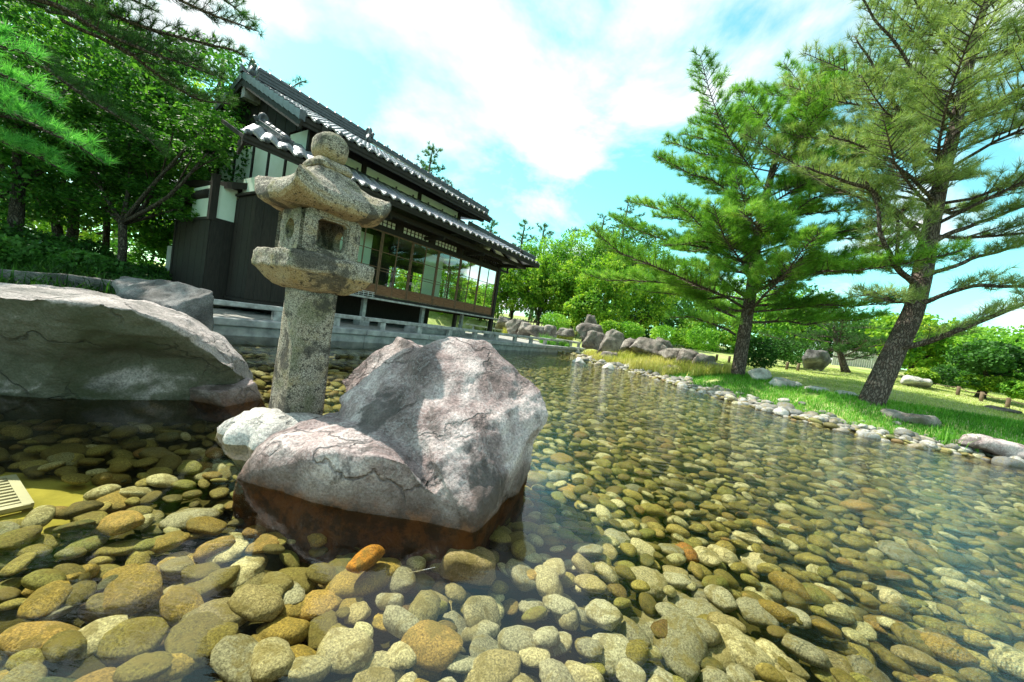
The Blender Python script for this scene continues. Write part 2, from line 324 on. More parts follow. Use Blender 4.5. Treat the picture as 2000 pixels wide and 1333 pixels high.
def build_ground():
    xs = np.concatenate([np.linspace(-500, -30, 14), np.arange(-28, 34, .42), np.linspace(36, 500, 14)])
    ys = np.concatenate([np.linspace(-500, -8, 10), np.arange(-7, 46, .42), np.linspace(48, 600, 14)])
    X, Y = np.meshgrid(xs, ys); Z = hgt(X, Y); V = np.stack([X, Y, Z], -1).reshape(-1, 3)
    nx, ny = len(xs), len(ys); i = np.arange(nx-1); j = np.arange(ny-1); I, J = np.meshgrid(i, j); a = (J*nx+I).ravel()
    o = mesh_np('ground', V, np.stack([a, a+1, a+nx+1, a+nx], 1), M['lawn'], None, True); tag(o, kind='structure')
    me = MB(); me.add([(-20, -8, 0), (16, -8, 0), (16, 18.5, 0), (-20, 18.5, 0)], [(0, 1, 2, 3)])
    tag(me.build('water', M['water']), kind='structure')
build_ground()

# ---------------------------------------------------------------- terrace in front of the house
def uvbox(mb, u0, u1, v0, v1, z0, z1):
    mb.hexa([W(u0, v0, z0), W(u1, v0, z0), W(u1, v1, z0), W(u0, v1, z0), W(u0, v0, z1), W(u1, v0, z1), W(u1, v1, z1), W(u0, v1, z1)])
def ubox(name, box, m, parent): mb = MB(); uvbox(mb, *box); return mb.build(name, M[m], parent)
def roughen(o, amp, scale, sub=.12):
    me = o.data; bm = bmesh.new(); bm.from_mesh(me)
    bmesh.ops.bevel(bm, geom=bm.edges[:], offset=.012, segments=1, affect='EDGES')
    for _ in range(3):
        long = [e for e in bm.edges if e.calc_length() > sub]
        if long: bmesh.ops.subdivide_edges(bm, edges=long, cuts=1, use_grid_fill=True)
    for v in bm.verts: v.co += Vector((fbm(v.co, scale), fbm(v.co+Vector((9, 3, 1)), scale), fbm(v.co+Vector((2, 7, 5)), scale)))*amp
    bm.to_mesh(me); bm.free()
def build_terrace():
    t = empty('terrace', W(2, -1.4, 0), 'long low stone terrace with a kerb along the far side of the pond', 'terrace')
    u = 9.2; k = 0
    while u > -6.2:                                                    # kerb stones, end to end
        L = (1.6, 1.35, 1.8, 1.5)[k % 4]; a = max(u-L, -6.2); k += 1
        o = ubox('kerb_stone', (a+.006, u-.006, -1.52, -1.18, .16, .275), 'kerb_stone', t); roughen(o, .006, 6)
        o = ubox('base_stone', (a+.003, u-.003, -1.46, -1.2, -.3, .155), 'kerb_stone', t); roughen(o, .006, 6); u = a
    for a in (-6.2, -3.1, 0, 3.1, 6.2):
        ubox('paving', (a+.004, min(a+3.1, 9.2)-.004, -1.175, 2.2, .12, .252), 'terrace_gravel', t)
    r = empty('low_rail', W(2, -1.1, .25), 'low weathered timber rail on short posts along the front edge of the terrace', 'rail')
    u = 9.1; k = 0
    while u > -5.9:
        a = max(u-3.0, -5.95); o = ubox('beam', (a+.004, u-.004, -1.16, -1.02, .445, .53), 'grey_wood', r); roughen(o, .004, 9); u = a
    for i in range(14): ubox('post', (9.0-i*1.14-.07, 9.0-i*1.14+.07, -1.14, -1.04, .254, .443), 'grey_wood', r)
    r2 = empty('low_rail', W(-5.9, 2, .25), 'low timber rail closing the far end of the terrace behind the veranda post', 'rail')
    for i in range(3): o = ubox('beam', (-5.95, -5.81, -.98+i*2.4, 1.41+i*2.4, .447, .532), 'grey_wood', r2); roughen(o, .004, 9)
    for i in range(6): ubox('post', (-5.93, -5.83, -.7+i*1.25, -.58+i*1.25, .254, .445), 'grey_wood', r2)
    # stepping stone under the veranda
    V, F = ICO[4]; V = V.copy(); c = W(3.45, -.62, .25)
    P = np.sign(V)*np.abs(V)**np.array([.62, .7, .55]); P = P*np.array([.98, .36, .27]); 
    out = []
    for p in P:
        q = Vector(p); q *= 1+.05*fbm(q+Vector((3, 1, 2)), 2.2)
        out.append((c.x-A1[0]*q.x+A2[0]*q.y, c.y-A1[1]*q.x+A2[1]*q.y, max(c.z+q.z, .253)))
    tag(mesh_np('stepping_stone', out, F, M['kerb_stone'], None, True), 'big flat topped grey shoe stone lying on the terrace below the veranda', 'stone')
build_terrace()

# ---------------------------------------------------------------- the house
RU, LU = .75, 7.35                      # upper eave: right hip corner and left verge
def up_z(v): return 4.50+(v-.05)*.485   # upper front slope
def low_z(v): return 3.25+(v+1.2)*.43   # lower pent
def tile_mesh(name, w, l, thick=.035):
    me = bpy.data.meshes.new(name); n = 7; vs = []; prof = []
    for i in range(n):
        t = i/(n-1); prof.append((t*w, .030*math.sin(2*math.pi*t*.94-.5)+(.018 if i == n-1 else 0)))
    for (y, dz) in ((0, thick*.9), (l*1.12, .0)):
        for (x, z) in prof: vs.append((x, y, z+dz))
    for (x, z) in prof: vs.append((x, 0, z))
    fs = [(i, i+1, n+i+1, n+i) for i in range(n-1)] + [(2*n+i, 2*n+i+1, i+1, i) for i in range(n-1)] + [(0, n, 2*n), (n-1, 3*n-1, 2*n-1)]
    me.from_pydata(vs, [], fs); me.update(); me.materials.append(M['tile']); return me
def frame_uv(u, v, z, slope):           # tile x along the front (towards -u), y up the slope
    x = Vector((A1[0], A1[1], 0)); y = (Vector((A2[0], A2[1], 0))+Vector((0, 0, slope))).normalized(); n = x.cross(y)
    p = W(u, v, z); return Matrix(((x.x, y.x, n.x, p.x), (x.y, y.y, n.y, p.y), (x.z, y.z, n.z, p.z), (0, 0, 0, 1)))
def roof_tiles(roof, me, spots, slope, keep):
    spots = sorted(spots, key=lambda s: (W(s[0], s[1], s[2])-cam.location).length)
    mb = MB(); vs = [v.co.copy() for v in me.vertices]; fs = [tuple(p.vertices) for p in me.polygons]
    for i, (u, v, z) in enumerate(spots):
        m = frame_uv(u, v, z+random.uniform(0, .006), slope) @ Matrix.Rotation(random.uniform(-.012, .012), 4, 'Z')
        if i < keep:
            o = bpy.data.objects.new('tile', me); COL.objects.link(o); o.parent = roof; o.matrix_basis = m
        else: mb.add([m @ q for q in vs], fs)
    if mb.v: tag(mb.build('tile_field', M['tile'], roof), kind='stuff')
def onigawara(mb, p, ax, s=1.0):
    """horned ridge end: stepped base, round hood, two scrolls; ax = outward direction of the ridge"""
    ax = Vector(ax).normalized(); sd = Vector((-ax.y, ax.x, 0)); p = Vector(p); h = .5*s
    mb.hexa([p-sd*.22*s-ax*.06*s, p+sd*.22*s-ax*.06*s, p+sd*.22*s+ax*.06*s, p-sd*.22*s+ax*.06*s] + [q+Vector((0, 0, h*.5)) for q in (p-sd*.15*s-ax*.05*s, p+sd*.15*s-ax*.05*s, p+sd*.15*s+ax*.05*s, p-sd*.15*s+ax*.05*s)])
    arc = [(math.cos(a)*.13*s, h*.55+math.sin(a)*.18*s) for a in np.linspace(-.6, math.pi+.6, 13)]
    mb.tube([p+sd*x+Vector((0, 0, z)) for x, z in arc], [.055*s]*13, 8)
    c = [p-ax*.04*s+sd*x*.8+Vector((0, 0, z)) for x, z in arc]; d = [q+ax*.08*s for q in c]; n = len(c)
    mb.add(c+d, [tuple(range(n)), tuple(range(2*n-1, n-1, -1))]+[(i, i+1, n+i+1, n+i) for i in range(n-1)])
    for sg in (-1, 1):
        q = p+sd*sg*.22*s+Vector((0, 0, h*.42)); sp = [q+sd*math.cos(a)*(.085-.006*a)*s*sg+Vector((0, 0, math.sin(a)*(.085-.006*a)*s)) for a in np.linspace(0, 9, 18)]
        mb.tube(sp, [.03*s]*18, 6)
def ridge(parent, a, b, hgt_, w, step=.26, cap=.075):
    a, b = Vector(a), Vector(b); d = b-a; L = d.length; mb = MB(); lay = 3 if hgt_ > .2 else 2
    for k in range(lay):
        ww = w*(1-.12*k)+(.02 if k % 2 else 0); z = (k+.5)*hgt_/lay
        mb.bar(a+Vector((0, 0, z)), b+Vector((0, 0, z)), ww, hgt_/lay*.72)
        mb.bar(a+Vector((0, 0, z+hgt_/lay*.40)), b+Vector((0, 0, z+hgt_/lay*.40)), ww+.035, hgt_/lay*.2)
    mb.build('ridge_course', M['ridge_tile'], parent)
    n = int(L/step); me = None
    for i in range(n):
        p = a+d*(i/n)+Vector((0, 0, hgt_)); q = a+d*((i+1.06)/n)+Vector((0, 0, hgt_)); m2 = MB(); m2.tube([p, p+(q-p)*.2, q], [cap*1.22, cap*1.2, cap], 8)
        m2.build('cap_tile', M['ridge_tile'], parent, True)
    if w < .2:
        for i in range(0, n, 2):
            p = a+d*((i+.5)/n)+Vector((0, 0, hgt_+cap)); m3 = MB(); m3.tube([p, p+Vector((0, 0, .06))], [.02, .028], 6); m3.build('ridge_knob', M['ridge_tile'], parent)
def build_house():
    H = empty('tea_house', W(3.6, 2, .25), 'dark timber tea house with two tiled roofs and glazed veranda doors behind the pond', 'house')
    # --- upper roof body
    zr = up_z(3.2)
    def sheet(name, pts, thick, m, parent):
        mb = MB(); p = [Vector(q) for q in pts]; q = [v-Vector((0, 0, thick)) for v in p]; n = len(p)
        mb.add(p+q, [tuple(range(n)), tuple(range(2*n-1, n-1, -1))]+[(i, n+i, n+(i+1) % n, (i+1) % n) for i in range(n)]); return mb.build(name, M[m], parent)
    ur = sheet('upper_roof', [W(LU, .05, up_z(.05)-.05), W(RU, .05, up_z(.05)-.05), W(RU+3.15, 3.2, zr-.05), W(LU, 3.2, zr-.05)], .10, 'dark_wood', H)
    sheet('back_slope', [W(LU, 3.2, zr-.02), W(RU+3.15, 3.2, zr-.02), W(RU, 6.9, 4.9), W(LU, 6.9, 4.9)], .12, 'tile', ur)
    sheet('hip_slope', [W(RU, .05, up_z(.05)-.04), W(RU, 6.9, 4.88), W(RU+3.15, 3.2, zr-.03)], .10, 'tile', ur)
    tw, tl = .265, .235; me = tile_mesh('roof_tile', tw, tl); spots = []
    v = .02; row = 0
    while v < 3.1:
        u = LU-.02
        while u-tw > RU+(v-.05)+.02: spots.append((u, v, up_z(v)-.035)); u -= tw
        v += tl/math.sqrt(1+.485**2); row += 1
    roof_tiles(ur, me, spots, .485, 110)
    for i in range(int((LU-RU)/tw)):                                      # round eave ends
        u = LU-.05-i*tw; mb = MB(); mb.tube([W(u, .0, up_z(0)-.01), W(u, .08, up_z(.08)-.01)], [.045, .045], 10); mb.build('eave_tile', M['ridge_tile'], ur, True)
    # verge tiles on the gable edge, stepping down
    for i in range(12):
        v0 = .0+i*.262; mb = MB(); z0, z1 = up_z(v0), up_z(v0+.29)
        mb.hexa([W(LU+.07, v0, z0-.15), W(LU-.05, v0, z0-.15), W(LU-.05, v0+.28, z1-.13), W(LU+.07, v0+.28, z1-.13), W(LU+.07, v0, z0+.05), W(LU-.05, v0, z0+.06), W(LU-.05, v0+.28, z1+.02), W(LU+.07, v0+.28, z1+.01)])
        mb.build('verge_tile', M['ridge_tile'], ur)
    for i in range(14):
        v0 = 3.2+i*.262; z0 = zr-.02-(v0-3.2)*.35; mb = MB()
        mb.hexa([W(LU+.07, v0, z0-.13), W(LU-.05, v0, z0-.13), W(LU-.05, v0+.27, z0-.22), W(LU+.07, v0+.27, z0-.22), W(LU+.07, v0, z0+.03), W(LU-.05, v0, z0+.03), W(LU-.05, v0+.27, z0-.04), W(LU+.07, v0+.27, z0-.04)])
        mb.build('verge_tile', M['ridge_tile'], ur)
    ridge(ur, W(LU-.25, 3.2, zr-.02), W(RU+3.25, 3.2, zr-.02), .26, .24, .24, .085)
    ridge(ur, W(RU+3.1, 3.15, zr+.02), W(RU+.12, .17, up_z(.1)+.02), .13, .16, .26, .05)
    mb = MB(); onigawara(mb, W(LU-.12, 3.2, zr+.02), -Vector((*A1, 0)), .82); mb.build('ridge_end_tile', M['ridge_tile'], ur, True)
    mb = MB(); onigawara(mb, W(RU+3.1, 3.2, zr-.02), Vector((*A1, 0)), 1.0); mb.build('ridge_end_tile', M['ridge_tile'], ur, True)
    mb = MB(); mb.add([W(LU+.1, 3.1, zr+.0), W(LU-.1, 3.1, zr+.0), W(LU-.1, 3.3, zr), W(LU+.1, 3.3, zr), W(LU+.12, 3.2, zr+.2), W(LU-.1, 3.2, zr+.06)], [(0, 1, 5, 4), (3, 4, 5, 2), (0, 4, 3), (1, 2, 5), (0, 3, 2, 1)]); mb.build('ridge_peak', M['ridge_tile'], ur)
    # barge boards, purlin ends, fascia
    mb = MB(); mb.bar(W(LU+.02, .0, up_z(0)-.22), W(LU+.02, 3.2, zr-.22), .05, .17); mb.build('barge_board', M['dark_wood'], ur)
    mb = MB(); mb.bar(W(LU+.02, 3.2, zr-.22), W(LU+.02, 6.9, 4.72), .05, .17); mb.build('barge_board', M['dark_wood'], ur)
    mb = MB(); mb.bar(W(LU-.01, .10, up_z(.1)-.19), W(RU+.03, .10, up_z(.1)-.19), .05, .12); mb.build('fascia', M['dark_wood'], ur)
    mb = MB(); mb.bar(W(LU-.7, 3.2, zr-.45), W(LU+.0, 3.2, zr-.45), .2, .26); mb.build('purlin_end', M['grey_wood'], ur)
    mb = MB(); mb.bar(W(3.0, .35, 4.36), W(RU+.15, .35, 4.36), .14, .16); mb.build('purlin_end', M['dark_wood'], ur)
    mb = MB(); mb.bar(W(RU+1.6, 1.8, 4.42), W(RU+.25, .45, 4.38), .12, .14); mb.build('purlin_end', M['dark_wood'], ur)
    for i in range(15):
        u = LU-.15-i*.44; mb = MB(); mb.bar(W(u, .12, up_z(.12)-.2), W(u, 1.2, up_z(1.2)-.2), .05, .07); mb.build('rafter', M['dark_wood'], ur)
    # --- upper walls
    uw = MB(); uvbox(uw, 1.45, 6.95, .92, 6.1, 3.7, 4.85); o = uw.build('upper_wall', M['dark_wood'], H)
    for a, b in ((1.62, 3.28), (3.44, 5.22), (5.38, 6.88)): ubox('plaster_band', (a, b, .885, .917, 4.20, 4.40), 'plaster', o)
    for a in (1.53, 3.36, 5.30, 6.91): ubox('post', (a-.06, a+.06, .86, .918, 4.0, 4.7), 'dark_wood', o)
    ubox('beam', (1.45, 6.95, .862, .917, 4.405, 4.52), 'dark_wood', o); ubox('flashing', (1.45, 6.95, .855, .917, 4.13, 4.19), 'ridge_tile', o)
    # gable triangle, boarded
    for i in range(22):
        v0 = .75+i*.27; t = min(up_z(v0), zr-.35*max(0, v0+.27-3.2) if v0 > 3.0 else 99)-.2; t = min(t, up_z(v0)-.2)
        if t > 4.5: ubox('gable_board', (6.96, 6.99+.008*(i % 2), v0, v0+.262, 4.46, t), 'dark_wood', o)
    # gable wall below: plaster between posts
    gw = ubox('gable_wall', (6.80, 6.94, .0, 6.3, .3, 4.44), 'dark_wood', H)
    vs_ = [.42, 1.35, 2.25, 3.15, 4.30, 5.45, 6.25]
    for a, b in zip(vs_, vs_[1:]): ubox('plaster_panel', (6.945, 6.975, a+.05, b-.05, 3.05, 4.42), 'plaster', gw)
    for a in vs_: ubox('post', (6.945, 7.0, a-.045, a+.045, 2.6, 4.45), 'dark_wood', gw)
    # --- lower roof
    LR, LL = -.87, 8.72
    lr = sheet('lower_roof', [W(LL, -1.2, 3.20), W(LR, -1.2, 3.20), W(LR+2.1, .9, low_z(.9)-.05), W(7.82, .9, low_z(.9)-.05)], .07, 'dark_wood', H)
    sheet('hip_slope', [W(LR, -1.2, 3.21), W(LR, 3.8, 3.21), W(LR+2.1, 3.8, 4.10), W(LR+2.1, .9, 4.10)], .07, 'tile', lr)
    sheet('side_slope', [W(LL, -1.2, 3.21), W(7.82, .9, 4.10), W(7.2, .9, 4.10), W(7.9, -.2, 3.65), W(8.5, -.30, 3.30)], .07, 'dark_wood', lr)
    spots = []; v = -1.23
    while v < .8:
        k = (v+1.2)/2.1; u = LL-.02-.9*k
        while u-tw > LR+(v+1.2)+.02: spots.append((u, v, low_z(v)-.03)); u -= tw
        v += tl/math.sqrt(1+.43**2)
    roof_tiles(lr, me, spots, .43, 180)
    for i in range(int((LL-LR)/tw)):
        u = LL-.05-i*tw; mb = MB(); mb.tube([W(u, -1.25, low_z(-1.25)-.005), W(u, -1.17, low_z(-1.17)-.005)], [.042, .042], 10); mb.build('eave_tile', M['ridge_tile'], lr, True)
    ridge(lr, W(7.72, .88, 4.14), W(7.72, -.35, low_z(-.35)-.02), .13, .21, .26, .045)
    ridge(lr, W(LR+2.0, .8, 4.12), W(LR+.15, -1.05, 3.33), .10, .14, .26, .045)
    ridge(lr, W(6.9, .86, 4.09), W(LR+2.15, .86, 4.09), .06, .1, .3, .04)
    mb = MB(); onigawara(mb, W(7.72, .84, 4.12), A2+(0,), .6); mb.build('ridge_end_tile', M['ridge_tile'], lr, True)
    mb = MB(); mb.bar(W(LL, -1.16, 3.12), W(LR, -1.16, 3.12), .04, .08); mb.bar(W(LR+.04, -1.15, 3.12), W(LR+.04, 3.7, 3.12), .04, .08); mb.bar(W(LL-.03, -1.15, 3.12), W(LL-.25, -.3, 3.13), .04, .09); mb.build('fascia', M['dark_wood'], lr)
    for i in range(22):
        u = LL-.1-i*.44; mb = MB(); mb.bar(W(u, -1.14, 3.13), W(u, .1, 3.66), .05, .06); mb.build('rafter', M['dark_wood'], lr)
    for i in range(9):
        v = -.9+i*.45; mb = MB(); mb.bar(W(LR+.06, v, 3.13), W(.1, v, 3.50), .05, .06); mb.build('rafter', M['dark_wood'], lr)
    mb = MB(); mb.bar(W(7.25, -.72, 3.02), W(-.62, -.72, 3.02), .10, .12); mb.build('eave_purlin', M['dark_wood'], lr)
    mb = MB(); mb.bar(W(-.55, -.8, 3.02), W(-.55, 3.6, 3.02), .09, .1); mb.build('eave_purlin', M['dark_wood'], lr)
    for u in (0, 1.9, 3.7, 5.5, 7.2):
        mb = MB(); mb.bar(W(u, 0, 2.92), W(u, -.78, 2.92), .07, .09); mb.build('bracket', M['dark_wood'], lr)
    mb = MB(); mb.bar(W(0, 0, 2.80), W(-.62, 0, 2.80), .06, .07); mb.bar(W(-.55, 0, 2.80), W(-.55, 0, 3.02), .07, .07); mb.build('bracket', M['dark_wood'], lr)
    # hisashi over the gable side: edge-on bark covered lean-to with a log plate
    hs = MB(); pts = [(.6, 2.78, 8.2), (1.6, 2.86, 8.25), (2.6, 2.98, 8.25), (3.6, 2.98, 8.25), (4.3, 2.84, 8.25), (4.7, 2.62, 8.25)]
    a = [W(u, v, z) for v, z, u in pts]; b = [W(6.95, v, z+.42) for v, z, u in pts]; n = len(a)
    a2 = [p-Vector((0, 0, .13)) for p in a]; b2 = [p-Vector((0, 0, .13)) for p in b]
    hs.add(a+b+a2+b2, [(i, i+1, n+i+1, n+i) for i in range(n-1)]+[(2*n+i, 3*n+i, 3*n+i+1, 2*n+i+1) for i in range(n-1)]+[(i, 2*n+i, 2*n+i+1, i+1) for i in range(n-1)]+[(0, n, 3*n, 2*n), (n-1, 3*n-1, 4*n-1, 2*n-1)])
    hs.build('side_canopy', M['dark_wood'], H)
    mb = MB(); mb.tube([W(8.32, 1.3, 2.56), W(8.3, 4.3, 2.56)], [.10, .09], 12); mb.build('log_beam', M['dark_wood'], H, True)
    # --- side wing walls (dark boards below, plaster above)
    wg = ubox('wing_wall', (7.0, 8.36, .95, 3.0, .3, 2.06), 'dark_wood', H)
    def boards(parent, along, fixed, a, b, z0, z1, w=.19, out=.022):
        n = max(1, round((b-a)/w)); w = (b-a)/n
        for i in range(n):
            x0, x1 = a+i*w+.0015, a+(i+1)*w-.0015; t = out+(.004 if i % 2 else 0)
            if along == 'u': ubox('board', (x0, x1, fixed-t, fixed-.001, z0, z1), 'dark_wood', parent)
            else: ubox('board', (fixed+.001, fixed+t, x0, x1, z0, z1), 'dark_wood', parent)
    boards(wg, 'u', .95, 7.9, 8.36, .42, 2.02); boards(wg, 'v', 8.36, .95, 3.0, .42, 2.02)
    ubox('post', (8.3, 8.42, .9, 1.02, 2.0, 2.9), 'dark_wood', wg); ubox('post', (8.3, 8.4, 2.9, 3.0, .3, 2.9), 'dark_wood', wg)
    ubox('plaster_panel', (7.98, 8.29, .955, .985, 2.065, 2.72), 'plaster', wg); ubox('plaster_panel', (8.31, 8.34, 1.03, 2.2, 2.065, 2.72), 'plaster', wg)
    ubox('rail', (7.9, 8.38, .92, .99, 2.005, 2.06), 'dark_wood', wg); ubox('rail', (8.33, 8.40, .95, 3.0, 2.005, 2.06), 'dark_wood', wg)
    fn = empty('slatted_screen', W(8.3, 3.2, .5), 'narrow pale slatted screen at the far left corner of the dark boarded wing', 'screen')
    for k in range(5): ubox('slat', (8.34, 8.37, 3.03+k*.09, 3.08+k*.09, .5, 1.45), 'pale_fence', fn)
    sh = ubox('shutter_box', (7.24, 7.98, .0, .84, .55, 2.58), 'dark_wood', H)
    boards(sh, 'u', 0, 7.24, 8.0, .56, 2.54, .15); boards(sh, 'v', 7.98, 0, .84, .56, 2.54, .14)
    ubox('cap_board', (7.20, 8.04, -.05, .88, 2.583, 2.63), 'dark_wood', sh); ubox('sill', (7.2, 8.03, -.045, .86, .49, .547), 'dark_wood', sh)
    ubox('wall_above', (7.0, 7.95, .06, .8, 2.633, 2.96), 'plaster', H)
    # --- veranda: posts, beams, floor
    for i, u in enumerate((0, 7.12)): ubox('post', (u-.065, u+.065, -.065, .065, .40, 3.0), 'dark_wood', H)
    for u, v in ((0, 1.8), (0, 3.6), (3.6, 3.6), (1.8, 3.6), (5.4, 3.6)): ubox('post', (u-.06, u+.06, v-.06, v+.06, .35, 3.2), 'dark_wood', H)
    for u, v in ((0, 0), (0, 1.8), (1.3, .3), (5.3, .1), (3.3, .1), (6.2, 1.5)):
        ubox('foundation_stone', (u-.14, u+.14, v-.14, v+.14, .2, .40), 'kerb_stone', H)
        if (u, v) not in ((0, 0), (0, 1.8)): ubox('floor_post', (u-.05, u+.05, v-.05, v+.05, .402, .96), 'grey_wood', H)
    ubox('floor', (-.05, 7.2, .08, 3.7, .965, 1.05), 'dark_wood', H)
    ubox('sill_beam', (-.06, 7.2, -.06, .075, .965, 1.075), 'dark_wood', H); ubox('sill_board', (-.10, 7.2, -.30, -.065, .955, 1.0), 'grey_wood', H)
    ubox('lintel', (-.06, 7.2, -.05, .05, 2.72, 2.84), 'dark_wood', H); ubox('top_beam', (-.3, 7.2, -.07, .07, 3.12, 3.3), 'dark_wood', H)
    ubox('upper_lintel', (-.06, 7.2, -.04, .04, 3.02, 3.115), 'dark_wood', H)
    ubox('lintel', (-.05, .05, .07, 3.6, 2.72, 2.84), 'dark_wood', H); ubox('top_beam', (-.06, .06, .08, 3.7, 3.12, 3.3), 'dark_wood', H); ubox('side_sill', (-.06, .06, .08, 3.7, .9, 1.07), 'dark_wood', H)
    ubox('ceiling', (.07, 6.79, .08, 3.7, 3.12, 3.18), 'dark_wood', H)
    ubox('underfloor_wall', (1.6, 7.2, 1.6, 1.7, .2, .96), 'dark_wood', H); ubox('side_underfloor_wall', (7.1, 7.2, .07, 1.59, .2, .96), 'dark_wood', H)
    ubox('back_wall', (3.7, 6.79, 3.62, 3.7, 1.055, 3.11), 'dark_wood', H); ubox('inner_wall', (3.3, 6.79, 1.9, 1.96, 1.055, 3.11), 'dark_wood', H)
    ubox('back_lintel', (.07, 3.69, 3.62, 3.68, 2.35, 3.11), 'dark_wood', H)
    for u in (.9, 2.7): ubox('back_post', (u-.035, u+.035, 3.58, 3.66, 1.055, 2.345), 'dark_wood', H)
    # sliding glazed doors: 1 m each
    def door(u0, w, front=True, parent=H):
        def bx(n, a, b, z0, z1, d0, d1, m, p):
            if front: return ubox(n, (u0+a, u0+b, d0, d1, z0, z1), m, p)
            return ubox(n, (d0, d1, u0+a, u0+b, z0, z1), m, p)
        D = bx('sliding_door', .005, .035, 1.08, 2.715, -.02, .015, 'frame_wood', parent)
        bx('stile', w-.035, w-.005, 1.08, 2.715, -.02, .015, 'frame_wood', D); bx('rail', .036, w-.036, 1.08, 1.115, -.018, .013, 'frame_wood', D)
        bx('rail', .036, w-.036, 2.685, 2.715, -.018, .013, 'frame_wood', D); bx('rail', .036, w-.036, 1.325, 1.355, -.018, .013, 'frame_wood', D)
        bx('skirt_board', .036, w/2-.012, 1.116, 1.324, -.010, .008, 'brown_wood', D); bx('skirt_board', w/2+.012, w-.036, 1.116, 1.324, -.010, .008, 'brown_wood', D)
        bx('muntin', w/2-.011, w/2+.011, 1.116, 2.684, -.016, .011, 'frame_wood', D)
        for z in (1.72, 1.79, 2.20): bx('muntin', .036, w-.036, z-.008, z+.008, -.014, .009, 'frame_wood', D)
        bx('glass_pane', .036, w-.036, 1.356, 2.684, -.003, .003, 'glass', D)
    for i in range(7): door(.07+i*1.005, 1.0)
    for i in range(3): door(.1+i*1.16, 1.14, False)
    for a, b in ((4.75, 5.75), (1.95, 2.75), (6.0, 6.75)):                    # white paper screens inside
        s_ = ubox('paper_screen', (a, b, .90, .92, 1.10, 2.72), 'shoji', H)
    # lattice transoms
    for a, b in ((5.95, 6.9), (4.75, 5.7), (3.55, 4.5), (2.35, 3.3), (1.2, 2.1), (.2, 1.0)):
        t = ubox('transom', (a, b, .0, .012, 2.845, 3.015), 'shoji' if a > 1.5 else 'glass', H); mb = MB()
        n = 7
        for k in range(n+1): x = a+(b-a)*k/n; uvbox(mb, x-.009, x+.009, -.024, -.002, 2.842, 3.018)
        for z in (2.845, 2.93, 3.012): uvbox(mb, a, b, -.018, -.004, z-.006, z+.006)
        mb.build('lattice', M['dark_wood'], t)
        ubox('transom_wall', (b+.002, b+.22, -.03, .03, 2.842, 3.018), 'dark_wood', H)
    # small wire basket on the ledge left of the doors
    tr = empty('wire_rack', W(5.9, -.2, 1.0), 'small wire rack standing on the veranda ledge beside the lantern', 'rack'); mb = MB()
    for k in range(9): mb.tube([W(5.35+k*.13, -.28, 1.004), W(5.35+k*.13, -.28, 1.12)], [.008, .008], 5)
    for z in (1.03, 1.08, 1.12): mb.tube([W(5.3, -.28, z), W(6.45, -.28, z)], [.007, .007], 5)
    mb.build('wires', M['white_metal'], tr)
build_house()

# ---------------------------------------------------------------- stones
def voxel(parts_, size, smooth_it=2, cutters=()):
    """union of convex hulls through a voxel remesh -> (verts, faces)"""
    bm = bmesh.new()
    for pts in parts_:
        vs = [bm.verts.new(p) for p in pts]; r = bmesh.ops.convex_hull(bm, input=vs)
        bmesh.ops.delete(bm, geom=[v for v in r['geom_interior'] if isinstance(v, bmesh.types.BMVert)], context='VERTS')
    me = bpy.data.meshes.new('tmp'); bm.to_mesh(me); bm.free(); o = bpy.data.objects.new('tmp', me); COL.objects.link(o); kill = [o]
    m = o.modifiers.new('r', 'REMESH'); m.mode = 'VOXEL'; m.voxel_size = size
    s = o.modifiers.new('s', 'SMOOTH'); s.iterations = smooth_it; s.factor = .5
    ev = o.evaluated_get(bpy.context.evaluated_depsgraph_get()); e = ev.to_mesh()
    V = np.empty(len(e.vertices)*3, np.float32); e.vertices.foreach_get('co', V); V = V.reshape(-1, 3).astype(float)
    N = np.empty(len(e.vertices)*3, np.float32); e.vertices.foreach_get('normal', N); N = N.reshape(-1, 3)
    F = [tuple(p.vertices) for p in e.polygons]; ev.to_mesh_clear()
    for k in kill: bpy.data.objects.remove(k)
    bpy.data.meshes.remove(me)
    return V, N, F
def rock_from(name, hulls, size, mat_, layers, smooth_it=2, carve=None, parent=None):
    V, N, F = voxel(hulls, size, smooth_it); out = []
    for p, n in zip(V, N):
        p = Vector(p); n = Vector(n); d = 0
        for amp, sc, kind in layers:
            q = p*sc
            if kind == 'f': d += amp*noise.fractal(q, .9, 2.1, 5)
            elif kind == 'r': d += amp*(noise.ridged_multi_fractal(q, .9, 2.1, 4, 1, 2)-1.0)
            elif kind == 'c': c = noise.voronoi(q)[0]; d += amp*(min(c[1]-c[0], .5)-.25)
            elif kind == 's': d += amp*math.sin(q.z*9+3*noise.noise(q)+q.x*3)
        if carve: d += carve(p)
        out.append(p+n*d)
    me = bpy.data.meshes.new(name); me.from_pydata(out, [], F); me.update()
    return link(name, me, M[mat_], parent, True)
def blob(c, rx, ry, h, n=16, seed=0, lean=0, flat=.7, base=-.3):
    """points of an irregular block for a hull: footprint rx x ry, height h above c.z, rooted below ground"""
    r = random.Random(seed); pts = []; a0 = r.uniform(0, 6)
    for i in range(n):
        a = a0+2*math.pi*i/n+r.uniform(-.2, .2); k = r.uniform(.8, 1.1); t = r.choice((0, 1, 1)); top = flat*r.uniform(.75, 1.0)
        pts.append((c[0]+math.cos(a)*rx*k, c[1]+math.sin(a)*ry*k, c[2]+base*h if t == 0 else c[2]+h*r.uniform(.25, .6)))
        pts.append((c[0]+math.cos(a)*rx*k*top+lean, c[1]+math.sin(a)*ry*k*top, c[2]+h*r.uniform(.72, 1.0)))
    return pts
